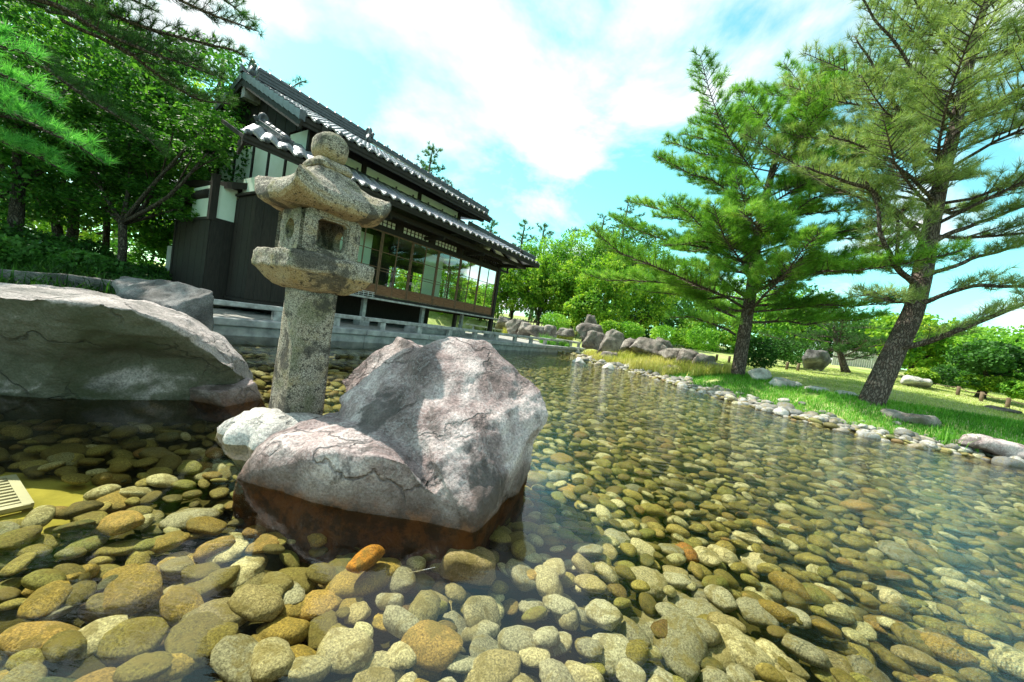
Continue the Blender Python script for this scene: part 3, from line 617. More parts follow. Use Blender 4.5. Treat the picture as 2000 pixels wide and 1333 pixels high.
def build_boulder():
    A = [(-0.32,2.18,0.73), (-0.44,2.10,0.69), (-0.15,2.20,0.73), (-0.05,2.18,0.68), (0.15,2.12,0.55), (0.21,2.08,0.51), (0.26,2.02,0.40), (0.24,1.98,0.30), (0.21,1.96,0.22),
         (-0.38,1.90,0.49), (-0.39,1.70,0.36), (-0.24,1.53,0.24), (-0.16,1.49,0.15), (-0.04,1.48,0.08), (0.02,1.74,0.27), (0.03,1.86,0.43), (0.03,1.58,0.08),
         (-0.87,1.95,0.17), (-0.90,2.02,0.31), (-0.86,2.08,0.37), (-0.75,2.14,0.49), (-0.62,2.16,0.62), (-0.70,1.84,0.15), (-0.48,1.66,0.18),
         (-0.04,1.48,0.00), (0.15,2.02,0.02), (0.17,2.18,0.02), (-.05,1.55,-.3), (.16,2.1,-.3), (.12,2.45,-.3), (-.35,2.5,.45), (-.1,2.5,.62), (.15,2.45,.4), (-.55,2.35,.35), (-.6,2.3,-.3), (-.4,1.9,-.3)]
    B = [(-1.09,1.62,0.02), (-1.03,1.62,0.10), (-1.08,1.80,0.14), (-1.06,1.95,0.18), (-0.96,2.08,0.23), (-0.92,1.60,0.19), (-0.73,1.50,0.19), (-0.64,1.50,0.23), (-0.43,1.49,0.25), (-0.34,1.50,0.24),
         (-1.10,1.62,.0), (-.79,1.56,.0), (-.42,1.51,.0), (-.06,1.49,.0), (-1.16,1.68,-.28), (-.82,1.55,-.3), (-.42,1.49,-.3), (-.02,1.48,-.3), (-1.0,2.2,-.3), (-.5,2.4,-.3), (-.5,2.2,.3)]
    C = [(-1.15,2.62,0.29), (-1.09,2.55,0.24), (-0.79,2.58,0.66), (-0.65,2.50,0.62), (-0.63,2.40,0.54), (-0.95,2.45,0.28), (-.55,2.85,.55), (-.95,2.85,.3), (-.3,2.7,.3), (-.9,2.4,.0), (-.5,2.4,-.2), (-.9,2.8,-.2), (-.3,2.8,-.2)]
    cr = [Vector(v) for v in ((-0.88,2.00,0.27), (-0.86,1.93,0.17), (-0.79,1.88,0.14), (-0.69,1.82,0.14), (-0.59,1.76,0.15), (-0.50,1.71,0.15), (-0.42,1.67,0.16))]
    CREASE = [a+(b-a)*k/3 for a, b in zip(cr, cr[1:]) for k in range(3)]
    def carve(p):
        d = 0
        q = Vector((0.23,1.94,0.22)); d -= .07*math.exp(-((p-q).length/.085)**2)            # notch on the right edge
        q = Vector((-0.14,1.66,0.23)); d -= .022*math.exp(-((p-q).length/.05)**2)            # chipped scar on the face
        q = Vector((-0.35,1.60,0.13)); d -= .06*math.exp(-((p-q).length/.13)**2)            # hollow under the overhang
        for q in CREASE: d = min(d, -.028*math.exp(-((p-q).length/.034)**2))
        return d
    o = rock_from('boulder', [A, B, C], .0115, 'boulder_rock', [(.010, 2.6, 'f'), (.055, 2.1, 'c'), (.022, 5, 'c'), (.008, 8, 'f'), (.0035, 26, 'f')], 1, carve)
    tag(o, 'big pinkish grey angular boulder standing in the water in front of the stone lantern', 'boulder')
def build_left_rock():
    A = [(-5.2,1.6,.50), (-5.2,1.2,.46), (-2.76,2.02,0.52), (-2.30,1.98,0.62), (-2.17,1.99,0.63), (-2.10,2.08,0.62), (-2.03,2.18,0.56), (-1.97,2.34,0.40), (-1.90,2.52,0.28), (-1.86,2.62,0.25), (-1.96,2.75,0.33),
         (-2.55,3.05,0.51), (-3.38,3.50,0.55), (-4.55,3.90,0.52), (-5.76,4.20,0.42), (-6,4.2,.42),
         (-1.89,2.66,0.18), (-5.2,1.6,-.3), (-2.7,2.12,.0), (-2.45,2.32,-.05), (-2.3,2.55,-.3), (-2.1,2.9,-.3), (-2.2,3.6,-.3), (-6,4.3,-.3), (-1.95,2.85,.12)]
    def carve(p):      # the front face is hollowed in two bays beside a vertical crease
        if p.z > .46: return 0
        f = math.exp(-((p.z-.20)/.20)**2); d = 0
        d -= .17*f*math.exp(-((p.x+3.15)/.42)**2)*(1 if p.y < 2.6 else 0)
        d -= .20*f*math.exp(-(((p-Vector((-2.25, 2.35, .18))).length)/.33)**2)
        return d
    o = rock_from('flat_rock', [A], .017, 'slab_rock', [(.025, 1.6, 'f'), (.06, 1.5, 'c'), (.025, 4.2, 'c'), (.010, 6, 'f'), (.004, 22, 'f')], 1, carve)
    tag(o, 'huge flat topped rock with mossy hollow side filling the left edge of the pond', 'rock')
    B = [(-2.22,2.62,0.10), (-2.20,2.75,0.11), (-1.94,2.86,0.14), (-1.86,2.80,0.13), (-1.85,2.72,0.10), (-1.87,2.50,0.03), (-1.89,2.50,0.10), (-2.09,2.50,0.09), (-2.2,2.7,-.2), (-1.8,2.7,-.25), (-1.75,2.95,-.25), (-2.1,3.0,-.25)]
    o = rock_from('slab_rock', [B], .009, 'boulder_rock', [(.010, 5, 'f'), (.003, 22, 'f')], 1)
    tag(o, 'small pale slab low in the water at the tip of the huge flat rock', 'rock')
    c = (-3.98,4.30,0.51)
    D = [(-4.82,4.50,0.62), (-4.93,4.70,0.70), (-4.45,4.60,0.74), (-3.69,4.45,0.74), (-3.53,4.40,0.71), (-3.50,4.40,0.28), (-3.49,4.35,-0.02), (-3.76,4.10,0.47), (-4.41,4.20,0.52), (-4.55,4.40,0.12), (-5.26,5.20,-0.43), (-4.16,5.20,-0.26), (-4.16,5.10,0.65), (-5.47,5.30,0.58), (-3.79,4.20,-0.11)]
    o = rock_from('dark_rock', [D], .028, 'dark_rock', [(.03, 2.2, 'f'), (.05, 2.0, 'c'), (.014, 9, 'f')], 0)
    tag(o, 'dark squared rock standing behind the huge flat rock at the left end of the terrace', 'rock')
    e = empty('edging', (-7, 5.6, .4), 'long dark weathered edging timber along the bank behind the huge flat rock', 'edging')
    pts = [(-7.98,5.00,0.47), (-7.70,5.60,0.40), (-7.18,6.00,0.46), (-6.71,6.30,0.47)]
    for a, b in zip(pts, pts[1:]):
        mb = MB(); mb.bar(Vector(a)+(Vector(b)-Vector(a))*.01, b, .26, .2); o = mb.build('timber', M['dark_rock'], e); roughen(o, .012, 6)
    BW = [(-1.42,1.93,-.25), (-1.15,1.85,-.25), (-.9,1.95,-.25), (-.85,2.5,-.25), (-1.4,2.6,-.25)]
    LP = (-1.20, 2.31)
    pts = []
    V, F = ICO[4]; out = []
    for p in V:        # weathered lotus base: a flattened dome with petal lobes
        a = math.atan2(p[1], p[0]); r = 1+.10*math.cos(9*a)*(1-abs(p[2])**2); q = Vector((p[0]*.30*r, p[1]*.26*r, (abs(p[2])**.8*math.copysign(1, p[2]))*.165))
        q += Vector((0, 0, .02*math.cos(9*a)*(1-abs(p[2]))-.01*math.cos(18*a)*(1-abs(p[2])))); w = Vector((-1.26+q.x, 2.20+q.y, -.02+q.z)); w += Vector(p)*(.018*fbm(w, 7)+.006*fbm(w, 25)); out.append(w)
    o = mesh_np('base_stone', out, F, M['pale_rock'], None, True); tag(o, 'rounded whitish base stone with carved lobes under the stone lantern', 'stone')
build_boulder(); build_left_rock()

def build_lantern():
    cx, cy, zb = -1.26, 2.31, .135; rz = R(-90+90-36)         # main face looks to the right of the camera
    t = empty('stone_lantern', (cx, cy, zb), 'tall weathered granite garden lantern with a square hollow fire box leaning over the pond', 'lantern')
    X = Vector((math.cos(rz+R(0)), math.sin(rz), 0))          # X: main face normal, towards camera right
    ang = R(-54+R(0)); X = Vector((math.sin(R(36)), math.cos(R(36)), 0)); Y = Vector((-X.y, X.x, 0))   # X along the main face, Y away from the camera
    def w(a, b, z): return Vector((cx, cy, 0))+X*a+Y*b+Vector((0, 0, z))
    def loops(name, rings, n, amp, sc, corner=None, cap=True):
        """stack of rounded-square loops; ring = (half size, z, roundness)"""
        vs = []; m = 4*n
        for (s, z, rd) in rings:
            for i in range(m):
                side, k = divmod(i, n); f = -1+2*k/n
                a, b = [(f, -1), (1, f), (-f, 1), (-1, -f)][side]
                L = math.hypot(a, b); q = (abs(a)**6+abs(b)**6)**(1/6); a2, b2 = a/q, b/q
                a, b = a+(a2-a)*rd, b+(b2-b)*rd
                c = min(abs(a), abs(b))/max(abs(a), abs(b), 1e-6); dz = corner(s, z, c) if corner else 0
                vs.append(w(a*s, b*s, z+dz))
        fs = []; K = len(rings)
        for r in range(K-1):
            for i in range(m): fs.append((r*m+i, r*m+(i+1) % m, (r+1)*m+(i+1) % m, (r+1)*m+i))
        if cap: fs += [tuple(range(m))[::-1], tuple(range((K-1)*m, K*m))]
        vs = [v+Vector((fbm(v, sc), fbm(v+Vector((5, 1, 3)), sc), fbm(v+Vector((1, 8, 2)), sc)))*amp+Vector((fbm(v, 60), fbm(v+Vector((3, 3, 3)), 60), 0))*amp*.35 for v in vs]
        me = bpy.data.meshes.new(name); me.from_pydata(vs, [], fs); me.update(); return link(name, me, M['granite'], t, True)
    def interp(keys, per):
        out = []
        for (a, b) in zip(keys, keys[1:]):
            for k in range(per): f = k/per; out.append(tuple(a[i]+(b[i]-a[i])*f for i in range(3)))
        return out+[keys[-1]]
    loops('shaft', interp([(.118, -.02, .28), (.114, .3, .28), (.108, .62, .28), (.110, .872, .28)], 8), 12, .004, 9)
    loops('platform', interp([(.12, .868, .3), (.155, .880, .3), (.205, .915, .3), (.244, .966, .25), (.250, .972, .25), (.253, .980, .25), (.253, 1.052, .25), (.247, 1.070, .3), (.215, 1.079, .4), (.02, 1.08, .4)], 5), 16, .008, 9)
    # fire box: four corner posts, sill and head, with a round hole on the side face
    z0, z1, s = 1.075, 1.325, .168
    def face(name, wdt, hole, u_dir, o_dir, thick=.045):
        """panel in local (u, z) with a hole; hole = ('sq', half) or ('round', r)"""
        n = 32; outer = []; inner = []; zc = (z0+z1)/2
        for i in range(n):
            a = 2*math.pi*(i+.5)/n-math.pi/4; ca, sa = math.cos(a), math.sin(a); k = 1/max(abs(ca), abs(sa))
            outer.append((ca*k*wdt, zc+sa*k*(z1-z0)/2)); inner.append((ca*k*hole[1], zc+.0+sa*k*hole[1]*.97) if hole[0] == 'sq' else (ca*hole[1], zc+sa*hole[1]*1.08))
        def P(u, z, d): return Vector((cx, cy, z))+u_dir*u+o_dir*d
        step = [(iu*1.13, zc+(iz-zc)*1.13) for iu, iz in inner] if hole[0] == 'sq' else [(iu*1.10, zc+(iz-zc)*1.10) for iu, iz in inner]
        d1 = .012
        vs = [P(u, z, s) for u, z in outer]+[P(u, z, s) for u, z in step]+[P(u, z, s-d1) for u, z in step]+[P(u, z, s-d1) for u, z in inner]+[P(u, z, s-thick) for u, z in inner]+[P(u, z, s-thick) for u, z in outer]
        fs = []
        for r in range(5):
            for i in range(n): j = (i+1) % n; fs.append((r*n+i, r*n+j, (r+1)*n+j, (r+1)*n+i))
        vs = [v+Vector((fbm(v, 14), fbm(v+Vector((4, 2, 1)), 14), fbm(v, 11)))*.0035 for v in vs]
        me = bpy.data.meshes.new(name); me.from_pydata(vs, [], fs); me.update(); return link(name, me, M['granite'], t)
    face('window_face', s, ('sq', .086), X, -Y); face('side_face', s-.0455, ('round', .052), Y, -X)
    face('side_face', s-.0455, ('round', .058), -Y, X); face('window_face', s, ('round', .055), -X, Y)
    loops('fire_box_floor', [(.13, 1.076, 0), (.13, 1.10, 0)], 4, .002, 9)
    # roof: concave slopes, thick eaves, corners curled up
    def curl(s_, z, c): k = max(0, (s_-.10)/.185); return (.072*c**4-.008*(1-c)*c*2)*k**2.2
    rings = [(.12, 1.318, .1), (.19, 1.320, .1), (.25, 1.330, .1), (.275, 1.342, .15), (.288, 1.362, .3), (.288, 1.400, .3), (.280, 1.425, .4), (.26, 1.440, .3), (.235, 1.462, .3), (.19, 1.492, .3), (.15, 1.527, .4), (.122, 1.565, .5), (.10, 1.585, .6), (.02, 1.59, .6)]
    loops('roof', interp(rings, 4), 20, .008, 8, curl)
    loops('neck_ring', interp([(.07, 1.575, .8), (.108, 1.583, .95), (.112, 1.612, .95), (.095, 1.640, .95), (.06, 1.645, 1), (.02, 1.645, 1)], 4), 10, .005, 12)
    V, F = ICO[4]; out = []
    for p in V:
        q = Vector([math.copysign(abs(c)**.78, c) for c in p]); q = X*q.x*.096+Y*q.y*.096+Vector((0, 0, q.z*.088))
        c = Vector((cx, cy, 1.725))+q; out.append(c+Vector(p)*(.012*fbm(c, 8)+.003*fbm(c, 40)))
    mesh_np('finial', out, F, M['granite'], t, True)
build_lantern()

# ---------------------------------------------------------------- pebbles on the pond bed
BASES = []
def pebble_bases():
    for k in range(14):
        V, F = ICO[3]; r = random.Random(k+50); off = Vector((r.uniform(0, 50), r.uniform(0, 50), 3)); ex = r.uniform(.72, 1.0); ang = r.random() < .35
        out = []
        for p in V:
            q = Vector([math.copysign(abs(c)**ex, c) for c in p]); q *= 1+.20*noise.noise(q*1.1+off)+.07*noise.noise(q*2.7+off)+(.07 if ang else .022)*noise.fractal(q*4+off, .9, 2, 3)+(.16 if ang else .05)*(min(.5, (lambda c: c[1]-c[0])(noise.voronoi(q*1.2+off)[0]))-.25); out.append(q[:])
        BASES.append(np.array(out))
pebble_bases()
CAMP = np.array([0, 0, .85])
def scatter_pebbles():
    pts = []                                                        # position, length, yaw
    def cell(s):       # spacing of the jittered hex grid
        return s
    rows = []; x0, x1, y0, y1 = -5.5, 9.5, .25, 17.0; y = y0; r = 0
    while y < y1:
        st = .092 if y < 3 else (.102 if y < 6 else .12); xx = np.arange(x0+(r % 2)*st/2, x1, st)
        rows.append(np.stack([xx+rng.uniform(-.45, .45, len(xx))*st, np.full(len(xx), y)+rng.uniform(-.45, .45, len(xx))*st*.7, np.full(len(xx), st)], 1)); y += st*.74; r += 1
    A = np.concatenate(rows); s = pond_s(A[:, 0], A[:, 1]); A = A[(s < -.02)]
    # inside the picture only (with a margin all round)
    d = A[:, :2]; fwd = d[:, 1]; keep = (fwd > .25) & (A[:, 0] > -1.75*fwd-1.2) & (A[:, 0] < 1.55*fwd+1.2); A = A[keep]
    hz = ((A[:, 0]+1.85)/.17)**2+0                                   # open sand round the drain grate at the near left
    g = ((A[:, 0]+2.12)**2/.36**2+(A[:, 1]-1.52)**2/.25**2 < 1); A = A[~g]
    return A
PEB = scatter_pebbles()
PALETTE = {'olive': (.24, .21, .07), 'mustard': (.42, .31, .09), 'ochre': (.48, .33, .12), 'tan': (.42, .37, .24), 'cream': (.66, .62, .48), 'grey': (.32, .32, .29), 'dark green': (.10, .12, .05), 'rusty orange': (.40, .19, .06), 'pale grey': (.50, .50, .46), 'brown': (.20, .13, .06), 'yellowish grey': (.37, .34, .20)}
def place_word(x, y):
    if y < 1.15: row = 'nearest the viewer'
    elif y < 1.6: row = 'just before the boulder' if abs(x) < .9 else 'in the near shallows'
    elif y < 2.6: row = 'beside the boulder' if x > 0 else 'between the rocks'
    else: row = 'in the middle of the pond'
    col = 'far left' if x < -1.5 else 'left' if x < -.7 else 'centre left' if x < -.15 else 'centre' if x < .35 else 'centre right' if x < 1.0 else 'right' if x < 1.8 else 'far right'
    return f'{row} at the {col}'
def build_pebbles():
    A = PEB; n = len(A); L = A[:, 2]*rng.lognormal(0, .26, n)*1.12; L = np.clip(L, .05, .26)
    near = A[:, 1] < 1.5; L = np.where(near, L*1.12, L)
    W_ = L*rng.uniform(.56, .86, n); T = L*rng.uniform(.28, .52, n)*np.where(A[:, 0] < -.3, .82, 1.0)
    yaw = rng.normal(R(-20), R(38), n); tx = rng.normal(0, R(11), n); ty = rng.normal(0, R(11), n)
    top = -.035; bed = hgt(A[:, 0], A[:, 1]); lvl = np.minimum(bed+.02+rng.uniform(0, .085, n)+T*.3, top-T*.42)
    lvl = np.where(bed > -.12, bed+T*.3, lvl)
    dist = np.sqrt(((np.stack([A[:, 0], A[:, 1], lvl], 1)-CAMP)**2).sum(1)); size = L*W_/dist**2*1.0
    inview = (A[:, 0] > -1.38*A[:, 1]-.05) & (A[:, 0] < 1.25*A[:, 1]+.12) & (A[:, 1] > .82+.10*A[:, 0])
    covered = ((A[:, 0] > -1.2) & (A[:, 0] < .2) & (A[:, 1] > 1.55) & (A[:, 1] < 2.6)) | ((A[:, 0] < -1.9) & (A[:, 1] > 2.0))
    order = np.argsort(-np.where(inview & ~covered, size, 0)); pick = set(order[:290].tolist())
    cc, sc_ = np.cos(yaw/2), np.sin(yaw/2)
    def xf(i, V):
        m = Matrix.Rotation(yaw[i], 3, 'Z') @ Matrix.Rotation(tx[i], 3, 'X') @ Matrix.Rotation(ty[i], 3, 'Y')
        return (V*np.array([L[i]/2, W_[i]/2, T[i]/2])) @ np.array(m).T + np.array([A[i, 0], A[i, 1], lvl[i]])
    meshes = []
    for b in BASES:
        me = bpy.data.meshes.new('pebble'); me.from_pydata(b.tolist(), [], ICO[3][1].tolist()); me.polygons.foreach_set('use_smooth', [True]*len(me.polygons)); me.materials.append(M['pebble_one']); meshes.append(me)
    names = list(PALETTE); seen = {}
    for i in order[:290]:
        x, y = A[i, :2]; right = 1/(1+math.exp(-(x+.1)*3)); w = np.array([3*(1-right)+.6, 2.6*(1-right)+.5, 1.6, 1.0+1.6*right, .7+2.4*right, .4+1.6*right, 1.1*(1-right)+.2, .2, .2+2.0*right, .5, 1.2]); 
        if y < 1.5 and -.35 < x < 1.0: w = w*np.array([.25, .2, .4, 1.3, 1.8, 2.2, .3, .6, 3.0, .8, 1.0])  # greyer mix here puts the sky's reflection into the near central pebbles' colour
        nm = names[rng.choice(len(names), p=w/w.sum())]; o = bpy.data.objects.new('pebble', meshes[rng.integers(len(meshes))]); COL.objects.link(o)
        o.location = (x, y, lvl[i]); o.rotation_euler = (tx[i], ty[i], yaw[i]); o.scale = (L[i]/2, W_[i]/2, T[i]/2)
        c = np.array(PALETTE[nm])*rng.uniform(.62, 1.05); o.color = (*c, 1)
        shape = 'long oval' if W_[i] < .64*L[i] else 'rounded' if W_[i] > .78*L[i] else 'oval'; sz = 'big' if L[i] > .15 else 'small' if L[i] < .10 else 'mid sized'
        key = f'{sz} {shape} {nm} pebble {place_word(x, y)}'
        tag(o, key, 'pebble', 'pebbles lying on the pond bed')
    rest = [i for i in range(n) if i not in pick]
    def batch(name, idx, sub, m, kind='stuff', extra=None):
        Vb, Fb = ICO[sub]; base = [np.array([Vector(p)*(1+.15*noise.noise(Vector(p)*1.1+Vector((k*9, 0, 0)))) for p in Vb]) for k in range(8)]
        Vs = [xf(i, base[i % 8]) for i in idx]; k = len(Vb); V = np.concatenate(Vs); F = np.concatenate([Fb+j*k for j in range(len(idx))])
        o = mesh_np(name, V, F, M[m], None, True); return o
    nr = [i for i in rest if dist[i] < 3.4]; md = [i for i in rest if 3.4 <= dist[i] < 7.5]; fr = [i for i in rest if dist[i] >= 7.5]
    tag(batch('pebble_bed', nr, 3, 'pebble_wet'), 'smaller pebbles packed between the large ones on the near pond bed', 'pebbles', None, 'stuff')
    tag(batch('pebble_bed', md, 2, 'pebble_wet'), 'flat yellowish pebbles covering the middle of the pond bed', 'pebbles', None, 'stuff')
    tag(batch('pebble_bed', fr, 1 if len(fr) > 9000 else 2, 'pebble_wet'), 'distant pebbles covering the pond bed towards the terrace', 'pebbles', None, 'stuff')
    print('pebbles', n, len(nr), len(md), len(fr))
    # shore stones
    SH = [(2.62, 14.6), (2.75, 13.4), (3.3, 12.3), (4.2, 10.8), (4.4, 8.6), (4.9, 7.0), (5.3, 6.1), (6.27, 5.6), (6.89, 5.5), (7.47, 5.33), (9.2, 5.1)]
    P = []
    for a, b in zip(SH, SH[1:]):
        a = Vector(a); b = Vector(b); Lg = (b-a).length; nrm = Vector((b-a).yx); nrm = Vector(((b-a).y, -(b-a).x)).normalized()*-1
        for k in range(int(Lg*75)):
            q = a+(b-a)*random.random()+nrm*random.gauss(.12, .26); P.append((q.x, q.y))
    P = np.array(P); z = hgt(P[:, 0], P[:, 1]); ok = (z > -.22) & (z < .2); P = P[ok]; z = z[ok]
    m = len(P); L2 = np.clip(.115*rng.lognormal(0, .42, m), .05, .34); dd = np.hypot(P[:, 0], P[:, 1]); od = np.argsort(-L2/dd)
    for r_, i in enumerate(od[:130]):
        o = bpy.data.objects.new('shore_stone', meshes[rng.integers(len(meshes))]); COL.objects.link(o)
        k = rng.uniform(.6, .9); o.location = (P[i, 0], P[i, 1], z[i]+L2[i]*.15); o.rotation_euler = (rng.normal(0, .2), rng.normal(0, .2), rng.uniform(0, 6.3)); o.scale = (L2[i]/2, L2[i]*k/2, L2[i]*.28)
        g = rng.choice(3, p=[.45, .35, .2]); c = np.array([(.50, .49, .47), (.24, .24, .235), (.38, .34, .28)][g])*rng.uniform(.75, 1.15); o.color = (*c, 1)
        tag(o, f"{['whitish', 'mid grey', 'sandy'][g]} {'large' if L2[i] > .19 else 'medium' if L2[i] > .14 else 'small'} {'narrow' if k < .7 else 'oval' if k < .8 else 'round'} stone {'lowest in the water' if z[i] < -.03 else 'at the waterline' if z[i] < .05 else 'high on the shore'} {'by the pink rock' if P[i,0] > 6.6 else 'below the leaning pine' if P[i,1] < 6.6 else 'between the two pines' if P[i,1] < 8.6 else 'below the middle pine' if P[i,1] < 10.8 else 'near the far bend'}", 'stone', 'stones along the right shore')
    idx = od[130:]; Vb, Fb = ICO[2]; Vs = []
    for i in idx:
        mm = np.array(Matrix.Rotation(rng.uniform(0, 6.3), 3, 'Z')); Vs.append((Vb*np.array([L2[i]/2, L2[i]*.36, L2[i]*.26])) @ mm.T+np.array([P[i, 0], P[i, 1], z[i]+L2[i]*.12]))
    o = mesh_np('shore_pebbles', np.concatenate(Vs), np.concatenate([Fb+j*len(Vb) for j in range(len(idx))]), M['pebble_dry'], None, True)
    tag(o, 'small whitish pebbles heaped between the larger stones along the right shore', 'pebbles', None, 'stuff')
build_pebbles()
def build_grate():
    t = empty('drain_grate', (-2.0, 1.12, -.2), 'white slatted drain grate lying on green sand under water at the left edge', 'grate'); c = Vector((-2.02, 1.555, -.19)); a = Vector((.87, -.49, 0)).normalized(); b = Vector((a.y, -a.x, 0))
    s_ = MB(); s_.add([(-2.12, 1.52, -.195)]+[(-2.12+math.cos(q)*.50*(1+.1*math.sin(3*q)), 1.52+math.sin(q)*.34*(1+.12*math.sin(2*q+1)), -.235) for q in np.linspace(0, 6.283, 25)[:-1]], [(0, i, i % 24+1) for i in range(1, 25)]); tag(s_.build('sand', M['olive_sand'], None, True), kind='structure')
    for k in range(9): mb = MB(); mb.bar(c+a*(-.16+k*.034)-b*.02, c+a*(-.16+k*.034)+b*.40, .015, .012); mb.build('slat', M['white_metal'], t)
    for s in (-.19, .15): mb = MB(); mb.bar(c+a*s-b*.04, c+a*s+b*.42, .03, .016); mb.build('frame', M['white_metal'], t)
    mb = MB(); mb.bar(c-a*.20-b*.035, c+a*.16-b*.035, .03, .018); mb.build('frame', M['white_metal'], t)
    mb = MB(); mb.tube([(-0.23,1.20,-0.01), (-0.17,1.22,0.00), (-0.14,1.24,-0.00)], [.0012, .0014, .001], 5); tag(mb.build('pine_needle', M['pale_rock']), 'single dry pale pine needle floating on the water before the boulder', 'needle')
    V, F = ICO[3]; out = []
    for p in V:
        q = Vector([math.copysign(abs(c)**.62, c) for c in p]); q = Vector((q.x*.105, q.y*.07, q.z*.055)); out.append(Vector((-0.03,1.47,-0.12))+q*(1+.30*fbm(q+Vector((1, 2, 3)), 9)))
    o = mesh_np('stone', out, F, M['pebble_one'], None, True); o.color = (.40, .33, .24, 1); tag(o, 'biggest sandy brown block of stone under water in front of the boulder tip', 'stone')
    out = []
    for p in V:
        q = Vector((p[0]*.075, p[1]*.036, p[2]*.028)); q.y += .022*math.sin(q.x*30); w_ = Vector((-0.40,1.33,-0.07))+Matrix.Rotation(R(38), 3, 'Z') @ q; out.append(w_+Vector(p)*.02*fbm(w_, 11))
    o = mesh_np('stone', out, F, M['pebble_one'], None, True); o.color = (.62, .27, .04, 1); tag(o, 'bright orange knobbly stone under water left of the boulder tip', 'stone')
build_grate()

# ---------------------------------------------------------------- bank rocks and stones in the pond
def build_bank():
    BR = [ # x, y at base, Y depth, half width, height, words
     ((2.97,15.00,1.02), .42, .55, 'broad dark brown rock at the left end of the bank wall above the reeds'), ((3.22,16.50,1.30), .26, .62, 'pale pointed rock peeking up behind the broad dark one on the bank'),
     ((3.24,14.60,0.87), .36, .42, 'low split brown rock beside the broad dark one on the bank'), ((2.29,17.00,0.88), .34, .36, 'flat slab shaped rock at the end of the terrace rail'),
     ((3.83,14.20,0.74), .42, .62, 'upright rounded brown block on the bank above the white stones'), ((4.33,13.80,0.72), .34, .48, 'sunlit peaked brown rock right of the upright block on the bank'),
     ((4.71,13.20,0.63), .50, .60, 'largest domed brown boulder of the bank wall'), ((5.28,13.40,0.74), .34, .58, 'flat topped rock joined to the largest domed bank boulder'),
     ((5.36,12.40,0.58), .36, .46, 'pale topped rock in the bank wall between domed boulder and pine'), ((5.68,12.00,0.57), .36, .44, 'dark hollow sided rock in the bank wall left of the pine'),
     ((5.96,11.60,0.53), .30, .36, 'warm brown rock in the bank wall close to the pine'), ((6.16,11.20,0.48), .34, .26, 'low rock ending the bank wall just left of the pine trunk'),
     ((3.49,13.40,0.39), .30, .26, 'low grey rock half buried in dry reeds'), ((4.90,11.40,0.35), .26, .22, 'low brownish rock lying below the bank wall in the reeds'),
     ((0.14,19.50,0.84), .40, .50, 'rounded grey rock behind the terrace just right of the veranda post'), ((0.66,19.00,0.84), .34, .40, 'small brown rock second from the veranda post'),
     ((1.11,18.50,0.77), .48, .46, 'wide grey rock behind the terrace rail'), ((1.70,18.50,0.93), .34, .40, 'smooth grey rock behind the clump of green reeds'), ((-0.59,21.00,0.98), .4, .45, 'dark rock half hidden by the veranda post')]
    for k, (p, rw, h, lab) in enumerate(BR):
        z = h1(p[0], p[1]); z = min(max(z, p[2]-.25), p[2]+.1)
        tag(rock_from('bank_rock', [blob((p[0], p[1], z-.05), rw*1.5, rw*1.1, h*1.4, 6, k+3)], .04, 'bank_rock', [(.03, 1.7, 'f'), (.07, 1.9, 'c'), (.02, 7, 'f')], 0), lab, 'rock', 'rocks of the bank wall')
    WS = [((3.03,17.07,0.00), .24, .24, 'rounded white stone standing in the pond nearest the terrace end'), ((2.22,12.01,0.00), .24, .20, 'white pyramid shaped stone in the pond in front of the rounded one'),
          ((2.99,13.99,0.00), .20, .15, 'small white domed stone in the pond beside the pyramid shaped one'), ((4.34,15.32,0.00), .36, .30, 'largest pale triangular stone at the bend of the shore'), ((3.00,11.33,0.00), .24, .20, 'white two faced stone alone in the water before the triangular one')]
    for k, (p, rw, h, lab) in enumerate(WS):
        c = (p[0], p[1], 0); pts = blob((c[0], c[1], -.02), rw, rw*.8, h*.45, 8, k+40)+[(c[0]+.02, c[1], h*.95), (c[0]-rw*.2, c[1]+.03, h*.8)]
        tag(rock_from('pond_stone', [pts], .03, 'pale_rock', [(.03, 3, 'f'), (.012, 9, 'f')], 1), lab, 'stone', 'white stones standing in the pond')
    RR = [((6.38,9.60,0.45), .30, .38, 'pale_rock', 'dark and white rock touching the right side of the middle pine trunk'), ((6.49,8.80,0.45), .44, .20, 'pale_rock', 'long low white rock on the grass between the two big pines'),
          ((6.90,8.40,0.42), .36, .14, 'pale_rock', 'flat white slab in the grass left of the leaning pine'), ((7.23,6.70,0.44), .50, .17, 'bank_rock', 'flat brown slab lying just right of the leaning pine trunk'),
          ((7.28,5.50,0.26), .55, .22, 'boulder_rock', 'broad pinkish flat rock on the shore at the right edge'), ((7.20,8.00,0.43), .30, .12, 'pale_rock', 'small pale flat stone beside the foot of the leaning pine'),
          ((11.25,14.00,1.26), .50, .62, 'dark_rock', 'upright dark grey rock in the shade at the back of the lawn'), ((13.98,13.00,1.16), .55, .25, 'pale_rock', 'flat pale rock at the edge of the planting behind the lawn'),
          ((12.51,9.50,0.71), .5, .12, 'bank_rock', 'low flat rock lying in the lawn near the rope fence'), ((12.08,18.00,1.83), .5, .3, 'pale_rock', 'distant pale rock on the slope behind the middle pine')]
    for k, (p, rw, h, m, lab) in enumerate(RR):
        z = h1(p[0], p[1]); z = min(max(z, p[2]-.15), p[2]+.15)
        tag(rock_from('garden_rock', [blob((p[0], p[1], z-.04), rw, rw*.7, h, 9, k+80, flat=.85)], .045, m, [(.05, 2, 'f'), (.02, 7, 'f')], 1), lab, 'rock')
build_bank()

